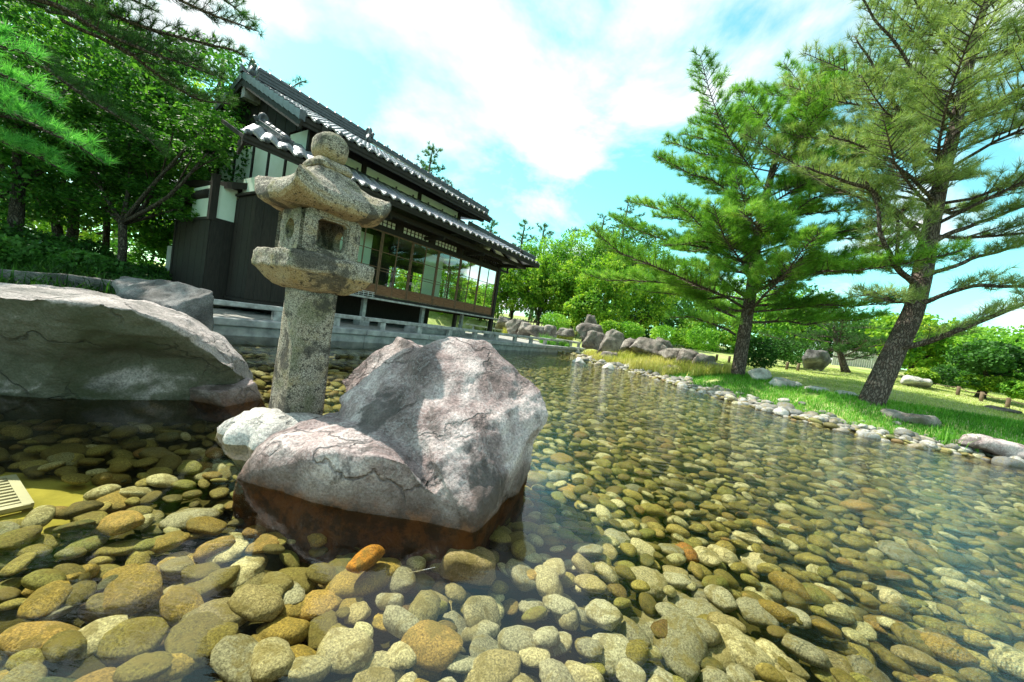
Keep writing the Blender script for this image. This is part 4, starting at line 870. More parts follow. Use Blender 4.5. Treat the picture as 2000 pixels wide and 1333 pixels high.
# ---------------------------------------------------------------- vegetation
def rvec(n):
    v = rng.normal(size=(n, 3)); return v/np.linalg.norm(v, axis=1)[:, None]
def unit(v): return v/np.maximum(np.linalg.norm(v, axis=-1, keepdims=True), 1e-9)
def needles(name, C, D, n, length, width, m, parent, spread=.5, tail=.08):
    """tufts at C pointing along D, n needles each, one triangle per needle"""
    k = len(C); c = np.repeat(C, n, 0); d = np.repeat(D, n, 0); r = rvec(k*n)
    a = unit(d*(1-spread)+r*spread*.9+np.array([0, 0, .06])); c = c-d*rng.uniform(0, tail, (k*n, 1)); L = length*rng.uniform(.7, 1.15, (k*n, 1))
    s = unit(np.cross(a, rvec(k*n)))*width/2; V = np.stack([c-s, c+s, c+a*L], 1).reshape(-1, 3); F = np.arange(len(V)).reshape(-1, 3)
    return mesh_np(name, V, F, M[m], parent)
def polyline(pts, t):
    pts = [np.array(p, float) for p in pts]; L = [np.linalg.norm(b-a) for a, b in zip(pts, pts[1:])]; tot = sum(L); s = t*tot
    for a, b, l in zip(pts, pts[1:], L):
        if s <= l: return a+(b-a)*s/l
        s -= l
    return pts[-1]
def smooth_path(pts, n=4):
    P = [Vector(p) for p in pts]; P = [P[0]*2-P[1]]+P+[P[-1]*2-P[-2]]; out = []
    for i in range(1, len(P)-2):
        for k in range(n):
            t = k/n; a, b, c, d = P[i-1:i+3]; out.append(.5*((2*b)+(-a+c)*t+(2*a-5*b+4*c-d)*t*t+(-a+3*b-3*c+d)*t**3))
    return out+[P[-2]]
def conifer(name, label, path, radii, nb, t0, lenf, tufts=None, explicit=(), ndl=9, nl=.12, nw=.006, m='pine_needle', rise=.25, droop=.25, sub=9, dens=.09, group=None, side=1.0, barkm='pine_bark', rmul=.30, azb=None, cone_n=0, seed=1):
    r = random.Random(seed); p0 = path[0]; T = empty(name, p0, label, 'pine tree', group)
    sp = smooth_path(path, 5); rr = np.interp(np.linspace(0, 1, len(sp)), np.linspace(0, 1, len(radii)), radii)
    rr = [x*(1+.08*noise.noise(Vector(p)*2)) for x, p in zip(rr, sp)]; rr[0] *= 1.25; rr[1] *= 1.08
    mb = MB(); mb.tube(sp, rr, 14); mb.build('trunk', M[barkm], T, True)
    C, D = [], []; tw = MB()
    def limb(pts, r0, r1, parent_len):
        n = len(pts); r0 *= .8; rad = [r0+(r1-r0)*i/(n-1) for i in range(n)]; b = MB(); b.tube(pts, rad, 7 if r0 > .02 else 5); b.build('limb', M[barkm], T, True)
        L = sum((pts[i+1]-pts[i]).length for i in range(n-1)); ns = max(4, int(sub*L))
        for k in range(ns):
            t = .14+.86*(k+r.random())/ns; p = Vector(polyline([q[:] for q in pts], min(t, .999))); q = Vector(polyline([q[:] for q in pts], min(t+.03, 1))); d = (q-p)
            d = d.normalized() if d.length > 1e-5 else (pts[-1]-pts[-2]).normalized()
            s = d.cross(Vector((0, 0, 1))).normalized()*(1 if k % 2 else -1); l = (.16+.55*parent_len*.42*(1-t)**.7)*r.uniform(.5, 1.15)*side
            e = (d*r.uniform(.35, .8)+s*r.uniform(.5, 1)+Vector((0, 0, r.uniform(-.05, .42)))).normalized(); mid = p+e*l*.5+Vector((0, 0, r.uniform(-.03, .03))); tip = p+e*l+Vector((0, 0, .05*l))
            tw.tube([p, mid, tip], [.0075+.010*l, .006, .003], 3, False)
            m_ = max(2, int(l/dens))
            for j in range(m_):
                f = .35+.65*(j+r.random())/m_; c = p+(tip-p)*f; e2 = (e*.6+Vector((r.gauss(0, .5), r.gauss(0, .5), r.gauss(.35, .3)))).normalized(); off = e2*r.uniform(.01, .10)
                C.append((c+off)[:]); D.append(e2[:])
            C.append(tip[:]); D.append((e+Vector((0, 0, .5))).normalized()[:])
    for pts, r0, r1 in explicit:
        q = smooth_path(pts, 4); q = [v+Vector((noise.noise(v*2.3), noise.noise(v*2.3+Vector((4, 4, 4))), noise.noise(v*2.3+Vector((8, 1, 2)))))*.05 for v in q]; limb(q, r0, r1, 2.0)
    for i in range(nb):
        t = t0+(1-t0)*(i+r.random()*.8)/nb; c = Vector(polyline(path, t)); rise_i = rise+r.gauss(0, .16); az = i*2.4+r.uniform(-.5, .5) if azb is None else azb(i, r)
        L = lenf((t-t0)/(1-t0), az)*r.uniform(.68, 1.15); rs = np.interp(t, np.linspace(0, 1, len(radii)), radii)*rmul
        h = Vector((math.cos(az), math.sin(az), 0)); n = 6; wob = r.uniform(-.25, .25); sdv = Vector((-h.y, h.x, 0))
        pts = [c+h*L*(k/n)+sdv*wob*L*(k/n)**2+Vector((0, 0, L*(rise_i*(k/n)-droop*(k/n)**2*(1-.8*(k/n))+r.gauss(0, .012)))) for k in range(n+1)]
        limb(pts, max(rs, .012), .006, L)
    top = Vector(path[-1])
    for k in range(10): C.append((top+Vector((r.gauss(0, .1), r.gauss(0, .1), r.gauss(0, .12))))[:]); D.append((r.gauss(0, .3), r.gauss(0, .3), 1))
    tag(tw.build('twigs', M[barkm], T), kind='stuff'); C = np.array(C); D = unit(np.array(D, float))
    needles('crown', C, D, ndl, nl, nw, m, T); print(name, len(C)*ndl); return T
def leaves(name, C, size, m, parent, flat=.5, asp=.62):
    n = len(C); N_ = unit(rvec(n)*(1-flat)+np.array([0, 0, 1])*flat); a = unit(np.cross(N_, rvec(n))); b = np.cross(N_, a); s = size*rng.uniform(.6, 1.25, (n, 1))
    V = np.stack([C-a*s*.5, C-b*s*asp*.5+a*s*.05, C+a*s*.5, C+b*s*asp*.5+a*s*.05], 1).reshape(-1, 3); return mesh_np(name, V, np.arange(4*n).reshape(-1, 4), M[m], parent)
def crown_points(blobs, n, clump=.5, fill=.35, thr=-.06):
    tot = sum(b[1][0]*b[1][1]*b[1][2] for b in blobs); out = []
    for (c, rd) in blobs:
        k = int(n*rd[0]*rd[1]*rd[2]/tot*1.0)+20; d = rvec(k*3); rad = np.clip(rng.uniform(fill, 1, (k*3, 1))**.45+rng.normal(0, .06, (k*3, 1)), 0, 1.18); p = d*rad
        q = p*np.array(rd)+np.array(c); f = np.array([noise.noise(Vector(v)*(1/clump))+.5*noise.noise(Vector(v)*(2.3/clump)) for v in q]); q = q[f > thr][:k]; out.append(q)
    return np.concatenate(out)
def broadleaf(name, label, base, tr, fork, blobs, n, size, m, group=None, cat='tree', clump=.5, flat=.45, barkm='maple_bark', limbs=True, seed=0, thr=-.06):
    r = random.Random(seed); T = empty(name, base, label, cat, group); base = Vector(base); fork = Vector(fork)
    if limbs:
        mb = MB(); mb.tube([base-Vector((0, 0, .1)), base+(fork-base)*.15, base+(fork-base)*.6+Vector((.03, 0, 0)), fork], [tr*1.5, tr, tr*.85, tr*.8], 10); mb.build('trunk', M[barkm], T, True)
        for k, (c, rd) in enumerate(blobs):
            c = Vector(c); L = (c-fork).length
            mid = fork+(c-fork)*.5+Vector((r.uniform(-.12, .12)*L, r.uniform(-.1, .1)*L, -.06*L)); b = MB(); b.tube(smooth_path([fork-Vector((0, 0, .05)), mid, c], 3), np.linspace(tr*.62, tr*.16, 7), 6)
            for j in range(5):
                e = c+Vector((r.uniform(-1, 1)*rd[0], r.uniform(-1, 1)*rd[1], r.uniform(-.3, .8)*rd[2]))*.8; b.tube([mid+(c-mid)*r.random(), (mid+c+e*2)/4+Vector((0, 0, .03)), e], [tr*.22, tr*.14, tr*.05], 4)
            b.build('limb', M[barkm], T, True)
    leaves('crown' if cat == 'tree' else 'leaves', crown_points(blobs, n, clump, thr=thr), size, m, T, flat); return T
def blades(name, P, h, w, m, label, cat='grass', lean=.35, kind='stuff', bend=True):
    n = len(P); a = rng.uniform(0, 2*math.pi, n); d = np.stack([np.cos(a), np.sin(a), np.zeros(n)], 1); s = np.stack([-np.sin(a), np.cos(a), np.zeros(n)], 1)*w/2
    H = (h if np.ndim(h) else np.full(n, h))*rng.uniform(.6, 1.2, n); H = H[:, None]; l = np.abs(rng.normal(lean, lean*.5, (n, 1)))
    up_ = np.array([0, 0, 1]); mid = P+up_*H*.6+d*H*l*.3; tip = P+up_*H*(1-.25*l)+d*H*l
    V = np.stack([P-s, P+s, mid+s*.7, tip, mid-s*.7], 1).reshape(-1, 3); b = np.arange(n)[:, None]*5
    F = np.concatenate([b+np.array([[0, 1, 2]]), b+np.array([[0, 2, 4]]), b+np.array([[4, 2, 3]])]); o = mesh_np(name, V, F, M[m]); return tag(o, label, cat, None, kind) if label else o

def build_pines():
    mid = [(6.33,10.40,0.02), (6.31,10.40,0.39), (6.28,10.40,1.76), (6.32,10.50,2.91), (6.24,10.50,4.18), (6.25,10.50,5.16), (6.40,10.60,6.48), (6.58,10.60,7.83), (6.78,10.60,8.76)]
    def lm(t, az): return (3.9*(1-t)**.55+.45)*(1.0+.12*math.cos(az-2.6))
    conifer('pine_tree', 'middle pine with dark trunk and dense layered green needle pads behind the shore stones', mid, [.20, .17, .155, .13, .11, .08, .05, .03], 62, .20, lm,
            explicit=[([(6.02,10.35,1.51), (5.34,10.10,1.68), (4.61,9.90,1.75), (4.01,9.90,1.69)], .045, .012), ([(6.26,10.45,2.55), (5.55,10.20,2.77), (4.84,10.00,3.04), (4.17,9.90,3.12), (3.52,9.90,2.96)], .055, .012),
                      ([(6.33,10.50,3.77), (5.44,10.20,3.78), (4.51,10.00,3.76), (3.53,9.80,3.47)], .06, .012), ([(6.27,10.40,2.19), (6.88,10.10,2.34), (7.52,9.90,2.50), (8.23,9.80,2.60)], .04, .01)],
            ndl=14, nl=.17, nw=.009, sub=19, dens=.056, seed=3)
    rp = [((7.21,7.40,0.29)[0], 7.4, .05), (7.17,7.40,0.37), (7.47,7.46,1.43), (7.77,7.52,2.42), (7.91,7.64,3.69), (7.91,7.64,4.71), (8.10,7.76,6.00), (8.26,7.88,7.42), (8.46,8.01,8.76), (8.50,8.01,9.58)]
    def lr(t, az): return 3.0*(1-t)**.5+.85
    conifer('pine_tree', 'tall leaning pine at the right with thick trunk and open pale needles', rp, [.22, .205, .18, .163, .14, .12, .10, .08, .055, .025], 46, .40, lr,
            explicit=[([(7.89,7.58,2.85), (7.30,7.40,2.99), (6.91,7.28,3.26), (6.54,7.16,3.52), (6.33,7.16,4.11), (6.03,7.16,4.54)], .075, .02), ([(7.16,7.34,3.11), (7.02,7.28,3.42), (6.89,7.28,3.84), (6.99,7.28,4.25)], .05, .015),
                      ([(7.93,7.64,3.59), (7.22,7.40,3.97), (6.65,7.28,4.19), (6.06,7.16,4.40), (5.28,7.04,4.42), (4.79,7.04,4.49)], .07, .015), ([(7.98,7.64,3.75), (8.39,7.52,4.06), (9.03,7.52,4.43), (9.75,7.52,4.84), (10.66,7.52,5.28)], .06, .015),
                      ([(8.00,7.58,3.08), (8.52,7.52,3.43), (9.17,7.52,3.73), (10.00,7.52,4.16), (11.01,7.52,4.64)], .055, .015), ([(7.77,7.52,2.42), (7.95,7.16,2.67), (8.28,6.91,2.85), (8.95,6.79,2.92), (9.75,6.79,3.06)], .06, .02),
                      ([(7.47,7.40,1.54), (7.54,7.04,1.67), (7.65,6.67,1.91), (7.90,6.43,2.19), (8.36,6.31,2.56), (9.19,6.31,3.09)], .075, .03), ([(7.79,7.52,2.52), (7.15,7.28,2.41), (6.56,7.04,2.45), (6.13,6.91,2.33)], .03, .01),
                      ([(7.89,7.64,5.21), (7.16,7.52,5.64), (6.42,7.40,6.24), (5.91,7.40,6.83), (5.53,7.40,7.25)], .05, .012), ([(8.14,7.76,6.21), (7.17,7.52,6.62), (6.33,7.40,7.18), (5.73,7.40,7.75), (5.26,7.40,8.15)], .045, .012), ([(8.26,7.88,7.31), (7.26,7.64,7.79), (6.42,7.52,8.34)], .04, .012),
                      ([(7.98,7.64,4.51), (6.76,7.28,4.89), (5.92,7.16,5.09), (5.14,7.04,5.14)], .045, .012)],
            ndl=13, nl=.18, nw=.0075, m='pale_needle', sub=16, dens=.08, rise=.42, droop=.25, seed=8)
    # pine reaching in from the upper left, its trunk outside the picture
    lp = [(-11.6, 5.4, .4), (-11.5, 5.5, 2.4), (-11.3, 5.7, 4.6), (-11.1, 5.8, 6.8), (-10.9, 5.9, 8.6)]
    ex = [([(-10.30,5.50,4.37), (-8.54,5.60,4.51), (-7.52,5.80,4.54), (-7.11,6.00,4.38), (-6.50,6.30,4.33), (-5.98,6.90,4.43)], .06, .012), ([(-10.06,5.40,3.62), (-8.03,5.30,3.71), (-7.29,5.40,3.53), (-6.84,5.60,3.24), (-6.37,5.90,3.02), (-6.06,6.20,2.74)], .05, .01),
          ([(-9.72,6.00,5.68), (-7.55,6.20,5.66), (-6.46,6.40,5.36), (-5.84,6.70,5.32), (-5.43,7.00,5.42)], .05, .01), ([(-9.19,6.00,5.15), (-7.67,6.30,4.93), (-6.69,6.70,4.89), (-5.95,7.00,5.00), (-5.64,7.10,4.98)], .045, .01),
          ([(-8.99,6.50,6.23), (-7.10,6.70,6.12), (-6.25,6.90,5.91), (-5.71,7.20,5.70)], .04, .01), ([(-7.93,6.20,4.57), (-7.05,6.50,4.35), (-6.49,7.00,4.05), (-6.06,7.40,4.21)], .04, .01),
          ([(-8.46,6.40,4.82), (-7.49,6.70,4.86), (-6.86,7.10,4.80), (-6.32,7.40,4.70)], .035, .01), ([(-11.67,6.20,5.61), (-9.47,6.40,5.57), (-8.17,6.60,5.53), (-7.21,6.90,5.41)], .04, .01)]
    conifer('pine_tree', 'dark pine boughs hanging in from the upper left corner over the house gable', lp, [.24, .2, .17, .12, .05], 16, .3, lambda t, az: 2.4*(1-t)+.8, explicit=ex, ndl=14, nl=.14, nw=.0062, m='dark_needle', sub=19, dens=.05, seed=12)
    lp2 = [(-6.9, 3.2, .4), (-6.8, 3.3, 1.6), (-6.6, 3.4, 3.0), (-6.5, 3.5, 4.2)]
    ex = [([(-7.44,4.20,2.46), (-6.45,4.30,2.44), (-5.99,4.40,2.34), (-5.68,4.60,2.22), (-5.42,4.80,2.09)], .035, .008), ([(-7.75,4.40,2.08), (-6.68,4.40,2.12), (-6.29,4.60,2.04), (-6.02,4.80,1.92)], .03, .008), ([(-7.47,4.40,2.93), (-6.54,4.50,2.90), (-6.17,4.70,2.73)], .03, .008)]
    conifer('pine_tree', 'bright green young pine bough with long needles at the left edge below the dark boughs', lp2, [.12, .1, .07, .04], 8, .4, lambda t, az: 1.3*(1-t)+.5, explicit=ex, ndl=14, nl=.15, nw=.006, m='bright_needle', sub=20, dens=.04, seed=14)
    # behind the house and the distant ones
    bh = [(-12.68,15.50,3.45), (-12.93,15.50,5.90), (-13.12,15.50,7.92), (-13.21,15.50,9.73)]
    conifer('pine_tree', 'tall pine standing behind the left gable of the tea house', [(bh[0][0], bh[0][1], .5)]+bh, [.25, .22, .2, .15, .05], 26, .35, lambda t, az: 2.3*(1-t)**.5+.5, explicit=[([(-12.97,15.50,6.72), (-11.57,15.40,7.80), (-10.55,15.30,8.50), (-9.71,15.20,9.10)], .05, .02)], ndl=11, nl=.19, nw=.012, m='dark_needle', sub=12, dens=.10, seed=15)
    far = [('crowded dark pine top rising just above the middle of the roof ridge', 845, 290, 30, 26, 2.3, .42), ('small pine top right of the upper eave tip', 962, 432, 34, 10, 1.4, .4), ('left one of the pair of thin pines beyond the lower eave', 1026, 434, 36, 12, 1.5, .4),
           ('right one of the pair of thin pines beyond the lower eave', 1064, 440, 36, 12, 1.5, .4), ('shortest slim pine standing alone against the sky', 1122, 450, 38, 11, 1.2, .4), ('slim pine with bare top left of the tallest distant one', 1180, 424, 36, 13, 1.6, .4),
           ('tallest distant pine just left of the big middle pine', 1228, 392, 34, 14, 2.0, .4)]
    for k, (lab, x, y, Y, nb, L, q) in enumerate(far):
        hz = 635+.155*(x-1000); sl = .155; H_ = (hz-y)/735*Y; X0 = (x-1000)/735*Y*1.02; gx = X0+H_*.0
        top = _T[k]; b = (top[0], top[1], h1(top[0], top[1])-.2); pth = [b, (top[0]+.1, top[1], b[2]+(top[2]-b[2])*.5), (top[0]-.05, top[1], b[2]+(top[2]-b[2])*.8), top]
        conifer('pine_tree', lab, pth, [.2, .15, .10, .04], nb*2, .3, lambda t, az, L=L: L*1.25*(1-t)**.6+.3, ndl=8, nl=.30, nw=.035, m='dark_needle', sub=6, dens=.2, rise=.5, group='distant pines beyond the garden', seed=20+k)
_T = [(-8.43,30.00,13.47), (-3.34,34.00,9.66), (-0.47,36.00,10.55), (1.40,36.00,10.55), (4.46,38.00,11.14), (6.81,36.00,12.15), (8.35,34.00,13.27)]
build_pines()

def G(p, dz=0): return (p[0], p[1], h1(p[0], p[1])+dz)
def blob_at(p, rx, ry, rz): return (p, (rx, ry, rz))
def build_left_trees():
    B = G((-8.43,8.00,0.82)); F = (-8.52,8.00,1.76)
    broadleaf('maple_tree', 'shaded maple with slim forked trunk and spreading layered crown beside the dark house wall', B, .085, F,
        [blob_at((-8.03,8.00,3.25), 1.0, .9, .42), blob_at((-6.41,7.30,3.67), .75, .6, .33), blob_at((-6.22,7.20,3.17), .34, .4, .2), blob_at((-9.07,8.40,3.94), .9, .9, .4), blob_at((-9.28,8.00,2.74), .8, .8, .36), blob_at((-7.80,8.20,2.50), .8, .7, .26), blob_at((-8.98,8.00,2.04), .7, .6, .26), blob_at((-7.28,7.80,2.13), .42, .4, .2)],
        17000, .085, 'maple_leaf', clump=.32, flat=.6, seed=2)
    for k, (lab, x, Y, blobs, n, m, tr) in enumerate([
        ('dark trunked tree second from the left edge under the pine boughs', 120, 9.5, [((60,330),1.3,.8),((150,270),1.2,.7),((20,240),1.2,.7),((110,400),1.0,.5)], 15000, 'maple_leaf', .12),
        ('slender shaded tree between the two left trunks', 205, 11.0, [((200,250),1.5,.9),((300,200),1.4,.8),((130,180),1.5,.8),((220,360),1.2,.6)], 14000, 'maple_leaf', .09),
        ('tree cut by the left edge with leaves down to the ground cover', -10, 8.5, [((-40,300),1.1,.8),((20,370),.9,.6),((-60,420),.9,.6)], 9000, 'maple_leaf', .10),
        ('sunlit yellow green tree far behind the pine boughs at upper left', 230, 18, [((170,70),2.6,2.0),((300,160),2.4,1.6),((80,160),2.8,2.0),((380,240),1.9,1.4),((200,260),2.6,1.7),((60,20),2.6,1.8)], 22000, 'hedge_leaf', .16),
        ('bright green tree deep behind the maple trunks', 90, 15, [((60,440),2.2,1.1),((180,430),2.0,1.0),((290,420),1.8,1.0),((360,440),1.4,.9),((0,380),2.0,1.2)], 17000, 'hedge_leaf', .13),
        ('dark leafy tree pressed against the back corner of the house', 350, 12.5, [((350,330),1.2,1.2),((330,440),1.2,1.0),((300,500),1.1,.6)], 12000, 'maple_leaf', .1)]):
        base = G(AYp(x, 515, Y)); bl = [blob_at(AYp(px, py, Y+(-.4 if j % 2 else .5)), r1, r1, r2) for j, ((px, py), r1, r2) in enumerate(blobs)]
        c = np.mean([b[0] for b in bl], 0); fork = (base[0]*.7+c[0]*.3, base[1], base[2]+.45*(c[2]-base[2]) if c[2]-base[2] > 2 else base[2]+.5)
        broadleaf('garden_tree', lab, base, tr, fork, bl, n, .095 if Y < 12 else .15, m, clump=.4 if Y < 12 else .6, seed=30+k)
    for k, (lab, b, bl) in enumerate([('leafy tree at the far left that shades the bank', (-10.8, 8.0, .5), [((-10.5,7.8,4.6),2.0,1.5),((-11.6,7.0,4.0),1.6,1.2),((-10.2,8.6,3.2),1.5,1.0)]), ('tall leafy tree behind the far left one', (-12.2, 10.2, .5), [((-12,10,5.4),2.4,1.8),((-10.6,10.6,4.2),1.9,1.3),((-12.6,9,3.5),1.8,1.2)]), ('dark leafy tree rising beyond the slender left trunk', (-9.4, 11.0, .5), [((-9.4,11,5.6),2.0,1.6),((-8.8,10.2,4.2),1.6,1.2)])]):
        broadleaf('garden_tree', lab, b, .13, (b[0], b[1], 2.2), [blob_at(c, r1, r1, r2) for c, r1, r2 in bl], 15000, .12, 'maple_leaf', clump=.5, seed=130+k)
    # low evergreen shrubs in the undergrowth
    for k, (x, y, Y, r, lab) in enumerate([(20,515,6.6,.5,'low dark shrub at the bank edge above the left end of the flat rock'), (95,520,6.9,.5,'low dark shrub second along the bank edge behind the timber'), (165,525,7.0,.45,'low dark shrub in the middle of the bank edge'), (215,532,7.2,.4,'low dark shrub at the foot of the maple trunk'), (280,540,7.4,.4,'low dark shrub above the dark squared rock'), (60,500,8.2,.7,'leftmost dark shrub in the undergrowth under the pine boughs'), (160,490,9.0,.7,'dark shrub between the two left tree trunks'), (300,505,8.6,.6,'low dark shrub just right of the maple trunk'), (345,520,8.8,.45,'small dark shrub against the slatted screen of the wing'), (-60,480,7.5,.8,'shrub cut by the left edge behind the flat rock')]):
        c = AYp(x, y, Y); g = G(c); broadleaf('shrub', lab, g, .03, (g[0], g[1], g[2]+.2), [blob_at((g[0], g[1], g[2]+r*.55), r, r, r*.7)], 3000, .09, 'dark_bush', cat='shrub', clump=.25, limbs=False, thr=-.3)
    # strap leaved ground cover along the bank
    n = 15000; X = rng.uniform(-12, -4.4, n); Y = rng.uniform(5.2, 10, n); s = pond_s(X, Y); u = -((X-P0[0])*A1[0]+(Y-P0[1])*A1[1]); v = (X-P0[0])*A2[0]+(Y-P0[1])*A2[1]
    k = (s > .22) & ~((u < 9.0) & (v > -1.6)) & (np.array([noise.noise(Vector((a, b, 0))*1.3) for a, b in zip(X, Y)]) > -.12); X, Y = X[k], Y[k]
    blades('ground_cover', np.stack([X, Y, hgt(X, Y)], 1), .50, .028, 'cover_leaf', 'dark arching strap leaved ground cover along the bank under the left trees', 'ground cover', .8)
def AYp(x, y, Y):
    """surveying helper: the world point at distance Y along a sight line from the viewpoint"""
    d = fw+rt*((x-1000)/735)-up*((y-666.5)/735); t = Y/d.y; return (d.x*t, Y, .85+d.z*t)
build_left_trees()

def build_right_planting():
    hedge = [('bright yellow green tree just right of the veranda post', 1010, 545, 24, 1.9, 1.5), ('round yellow green tree second from the veranda post', 1065, 540, 25, 1.8, 1.6), ('yellow green tree with dark base in the middle of the hedge row', 1120, 550, 24, 1.7, 1.7),
             ('tall bushy yellow topped tree beside the big middle pine', 1190, 545, 22, 1.8, 1.9), ('low leafy tree behind the reeds between the hedge trees', 1150, 600, 21, 1.3, 1.0), ('leafy green tree half hidden behind the left boughs of the middle pine', 1260, 560, 24, 2.0, 2.0), ('green tree seen through the last glazed doors', 950, 550, 23, 2.0, 1.7), ('green tree seen through the middle glazed doors', 880, 545, 24, 2.2, 1.7), ('deep green tree seen through the doors nearest the lantern', 800, 530, 26, 2.6, 2.0)]
    for k, (lab, x, y, Y, r, rz) in enumerate(hedge):
        c = AYp(x, y, Y); g = G(c); top = c[2]+rz*.5
        bl = [blob_at((c[0], c[1], c[2]), r*.8, r*.8, rz*.75), blob_at((c[0]+r*.45, c[1]-.3, c[2]-rz*.35), r*.6, r*.6, rz*.55), blob_at((c[0]-r*.5, c[1]-.2, c[2]-rz*.3), r*.6, r*.6, rz*.6), blob_at((c[0]+.1, c[1], c[2]+rz*.45), r*.45, r*.45, rz*.5), blob_at((c[0], c[1]-.4, max(g[2]+.7, c[2]-rz*.9)), r*.75, r*.6, rz*.5)]
        broadleaf('hedge_tree', lab, g, .10, (g[0], g[1], g[2]+.8), bl, 9000, .17, 'hedge_leaf', 'trees in the hedge row behind the garden', clump=.55, seed=50+k, flat=.3)
    back = [('olive tree in the far mass below the thin pines', 1110, 520, 32, 2.8, 1.8, 'pine_needle'), ('olive green tree in the far mass left of the middle pine', 1200, 500, 33, 2.8, 2.2, 'pine_needle'), ('far green tree filling the gap behind the middle pine', 1330, 560, 30, 3.2, 3.0, 'bush_leaf'),
            ('far green tree behind the middle pine trunk', 1450, 590, 27, 3.0, 2.6, 'bush_leaf'), ('far tree between the two pines', 1560, 600, 26, 2.8, 2.2, 'dark_bush'), ('rounded tree low on the horizon right of the leaning trunk', 1880, 665, 24, 2.6, 1.4, 'bush_leaf'),
            ('yellow green tree behind the leaning trunk', 1790, 650, 18, 2.0, 1.3, 'hedge_leaf'), ('bright tree at the right edge behind the rope fence', 1960, 680, 16, 2.2, 1.3, 'bush_leaf'), ('tree beyond the right edge of the lawn', 2080, 680, 18, 2.4, 1.8, 'bush_leaf'), ('grey green tree on the horizon just right of the leaning trunk', 1740, 640, 30, 2.6, 1.6, 'dark_bush'),
            ('tall olive tree rising behind the hedge row below the slim pines', 1140, 490, 31, 2.6, 2.6, 'pine_needle'), ('tall dark tree rising left of the middle pine crown', 1230, 480, 30, 2.8, 2.8, 'dark_bush'), ('olive tree rising behind the hedge just past the lower eave', 1065, 500, 32, 2.4, 2.2, 'bush_leaf'),
            ('dense dark tree closing the view left of the middle pine', 1300, 590, 27, 3.0, 2.6, 'dark_bush'), ('dense green tree closing the view just right of the middle pine', 1520, 620, 24, 2.8, 2.4, 'bush_leaf'), ('dark tree low behind the pale slat fence', 1620, 640, 25, 2.8, 2.0, 'dark_bush'),
            ('dense tree behind the slat fence and the leaning trunk', 1700, 665, 25, 2.6, 1.6, 'bush_leaf'), ('wide green tree on the horizon right of the leaning trunk', 1820, 670, 27, 3.2, 1.7, 'dark_bush'), ('wide green tree on the horizon near the right edge', 1930, 690, 26, 3.2, 1.7, 'bush_leaf'), ('dense tree filling the horizon at the right edge', 2050, 710, 24, 3.2, 2.0, 'dark_bush'),
            ('green tree low behind the rounded bush on the slope', 1400, 640, 25, 2.4, 1.5, 'bush_leaf'), ('dark green tree low behind the reeds and bank rocks', 1230, 610, 26, 2.6, 1.6, 'dark_bush'), ('dark tree between the hedge trees and the terrace', 1090, 585, 27, 2.6, 1.5, 'dark_bush'),
            ('leafy tree outside the right edge beside the pond', 2300, 640, 8.0, 2.2, 2.6, 'dark_bush'), ('second leafy tree outside the right edge beside the pond', 2700, 760, 6.5, 2.4, 2.8, 'dark_bush'), ('third leafy tree far outside the right edge', 2500, 700, 9.5, 2.6, 3.0, 'dark_bush'),
            ('shaded tree standing on the slope at the far right', 1930, 700, 12.5, 1.1, .8, 'dark_bush'), ('yellowish tree far behind the leaning trunk on the right', 1850, 690, 20, 1.7, 1.1, 'hedge_leaf')]
    for k, (lab, x, y, Y, r, rz, m) in enumerate(back):
        c = AYp(x, y, Y); g = G(c)
        bl = [blob_at(c, r*.9, r*.8, rz*.7), blob_at((c[0]+r*.5, c[1]-.3, c[2]-rz*.3), r*.6, r*.6, rz*.5), blob_at((c[0]-r*.5, c[1]-.2, c[2]-rz*.2), r*.6, r*.6, rz*.5), blob_at((c[0], c[1], max(g[2]+.4, c[2]-rz*.8)), r*.9, r*.6, rz*.5)]
        broadleaf('background_tree', lab, g, .12, (g[0]+.1, g[1], g[2]+.7), bl, 6500, .19 if Y > 17 else .12, m, 'trees in the far background', clump=.6, seed=70+k, flat=.3)
    c = AYp(1590, 630, 15); g = G(AYp(1655, 712, 15))
    conifer('pine_tree', 'broad low dark pine in the shade between the two big pines', [g, (g[0]-.3, g[1], g[2]+.6), (g[0]-.7, g[1], g[2]+1.4), (g[0]-.8, g[1], g[2]+2.3)], [.13, .11, .08, .03], 26, .2, lambda t, az: 2.2*(1-t)**.5+.4, ndl=9, nl=.16, nw=.014, m='dark_needle', sub=8, dens=.11, rise=.2, seed=90)
    bushes = [(1372,662,15.5,.62,.5,'bush_leaf','round clipped green bush standing alone on the lawn slope'), (1345,660,16.5,.7,.4,'hedge_leaf','yellow green shrub just left of the round clipped bush'), (1300,655,17,.7,.45,'bush_leaf','spreading shrub under the left boughs of the middle pine'),
              (1192,641,17,.55,.36,'hedge_leaf','small bright yellow shrub above the broad dark rock'), (1232,645,17,.6,.38,'bush_leaf','soft green shrub above the upright bank block'), (1482,690,11.5,.5,.5,'dark_bush','dark bush touching the right side of the middle pine trunk'), (1545,688,15.5,.9,.55,'dark_bush','dark clipped mound left of the upright grey rock'),
              (1515,680,16,.6,.4,'dark_bush','small dark mound right behind the middle pine'), (1800,735,13.5,.45,.3,'hedge_leaf','little yellow green shrub by the pale rock behind the lawn'), (1910,748,12.5,.5,.24,'hedge_leaf','low yellow shrub behind the rope fence'), (1960,752,12.0,.5,.26,'hedge_leaf','low yellow striped shrub second from the right edge'),
              (1990,762,11.5,.45,.28,'bush_leaf','clipped green shrub at the right edge behind the fence'), (1085,628,20,.8,.5,'bush_leaf','green bush behind the terrace rail rocks'), (1860,735,14.5,.7,.45,'dark_bush','dark low bush behind the rope fence right of the leaning pine')]
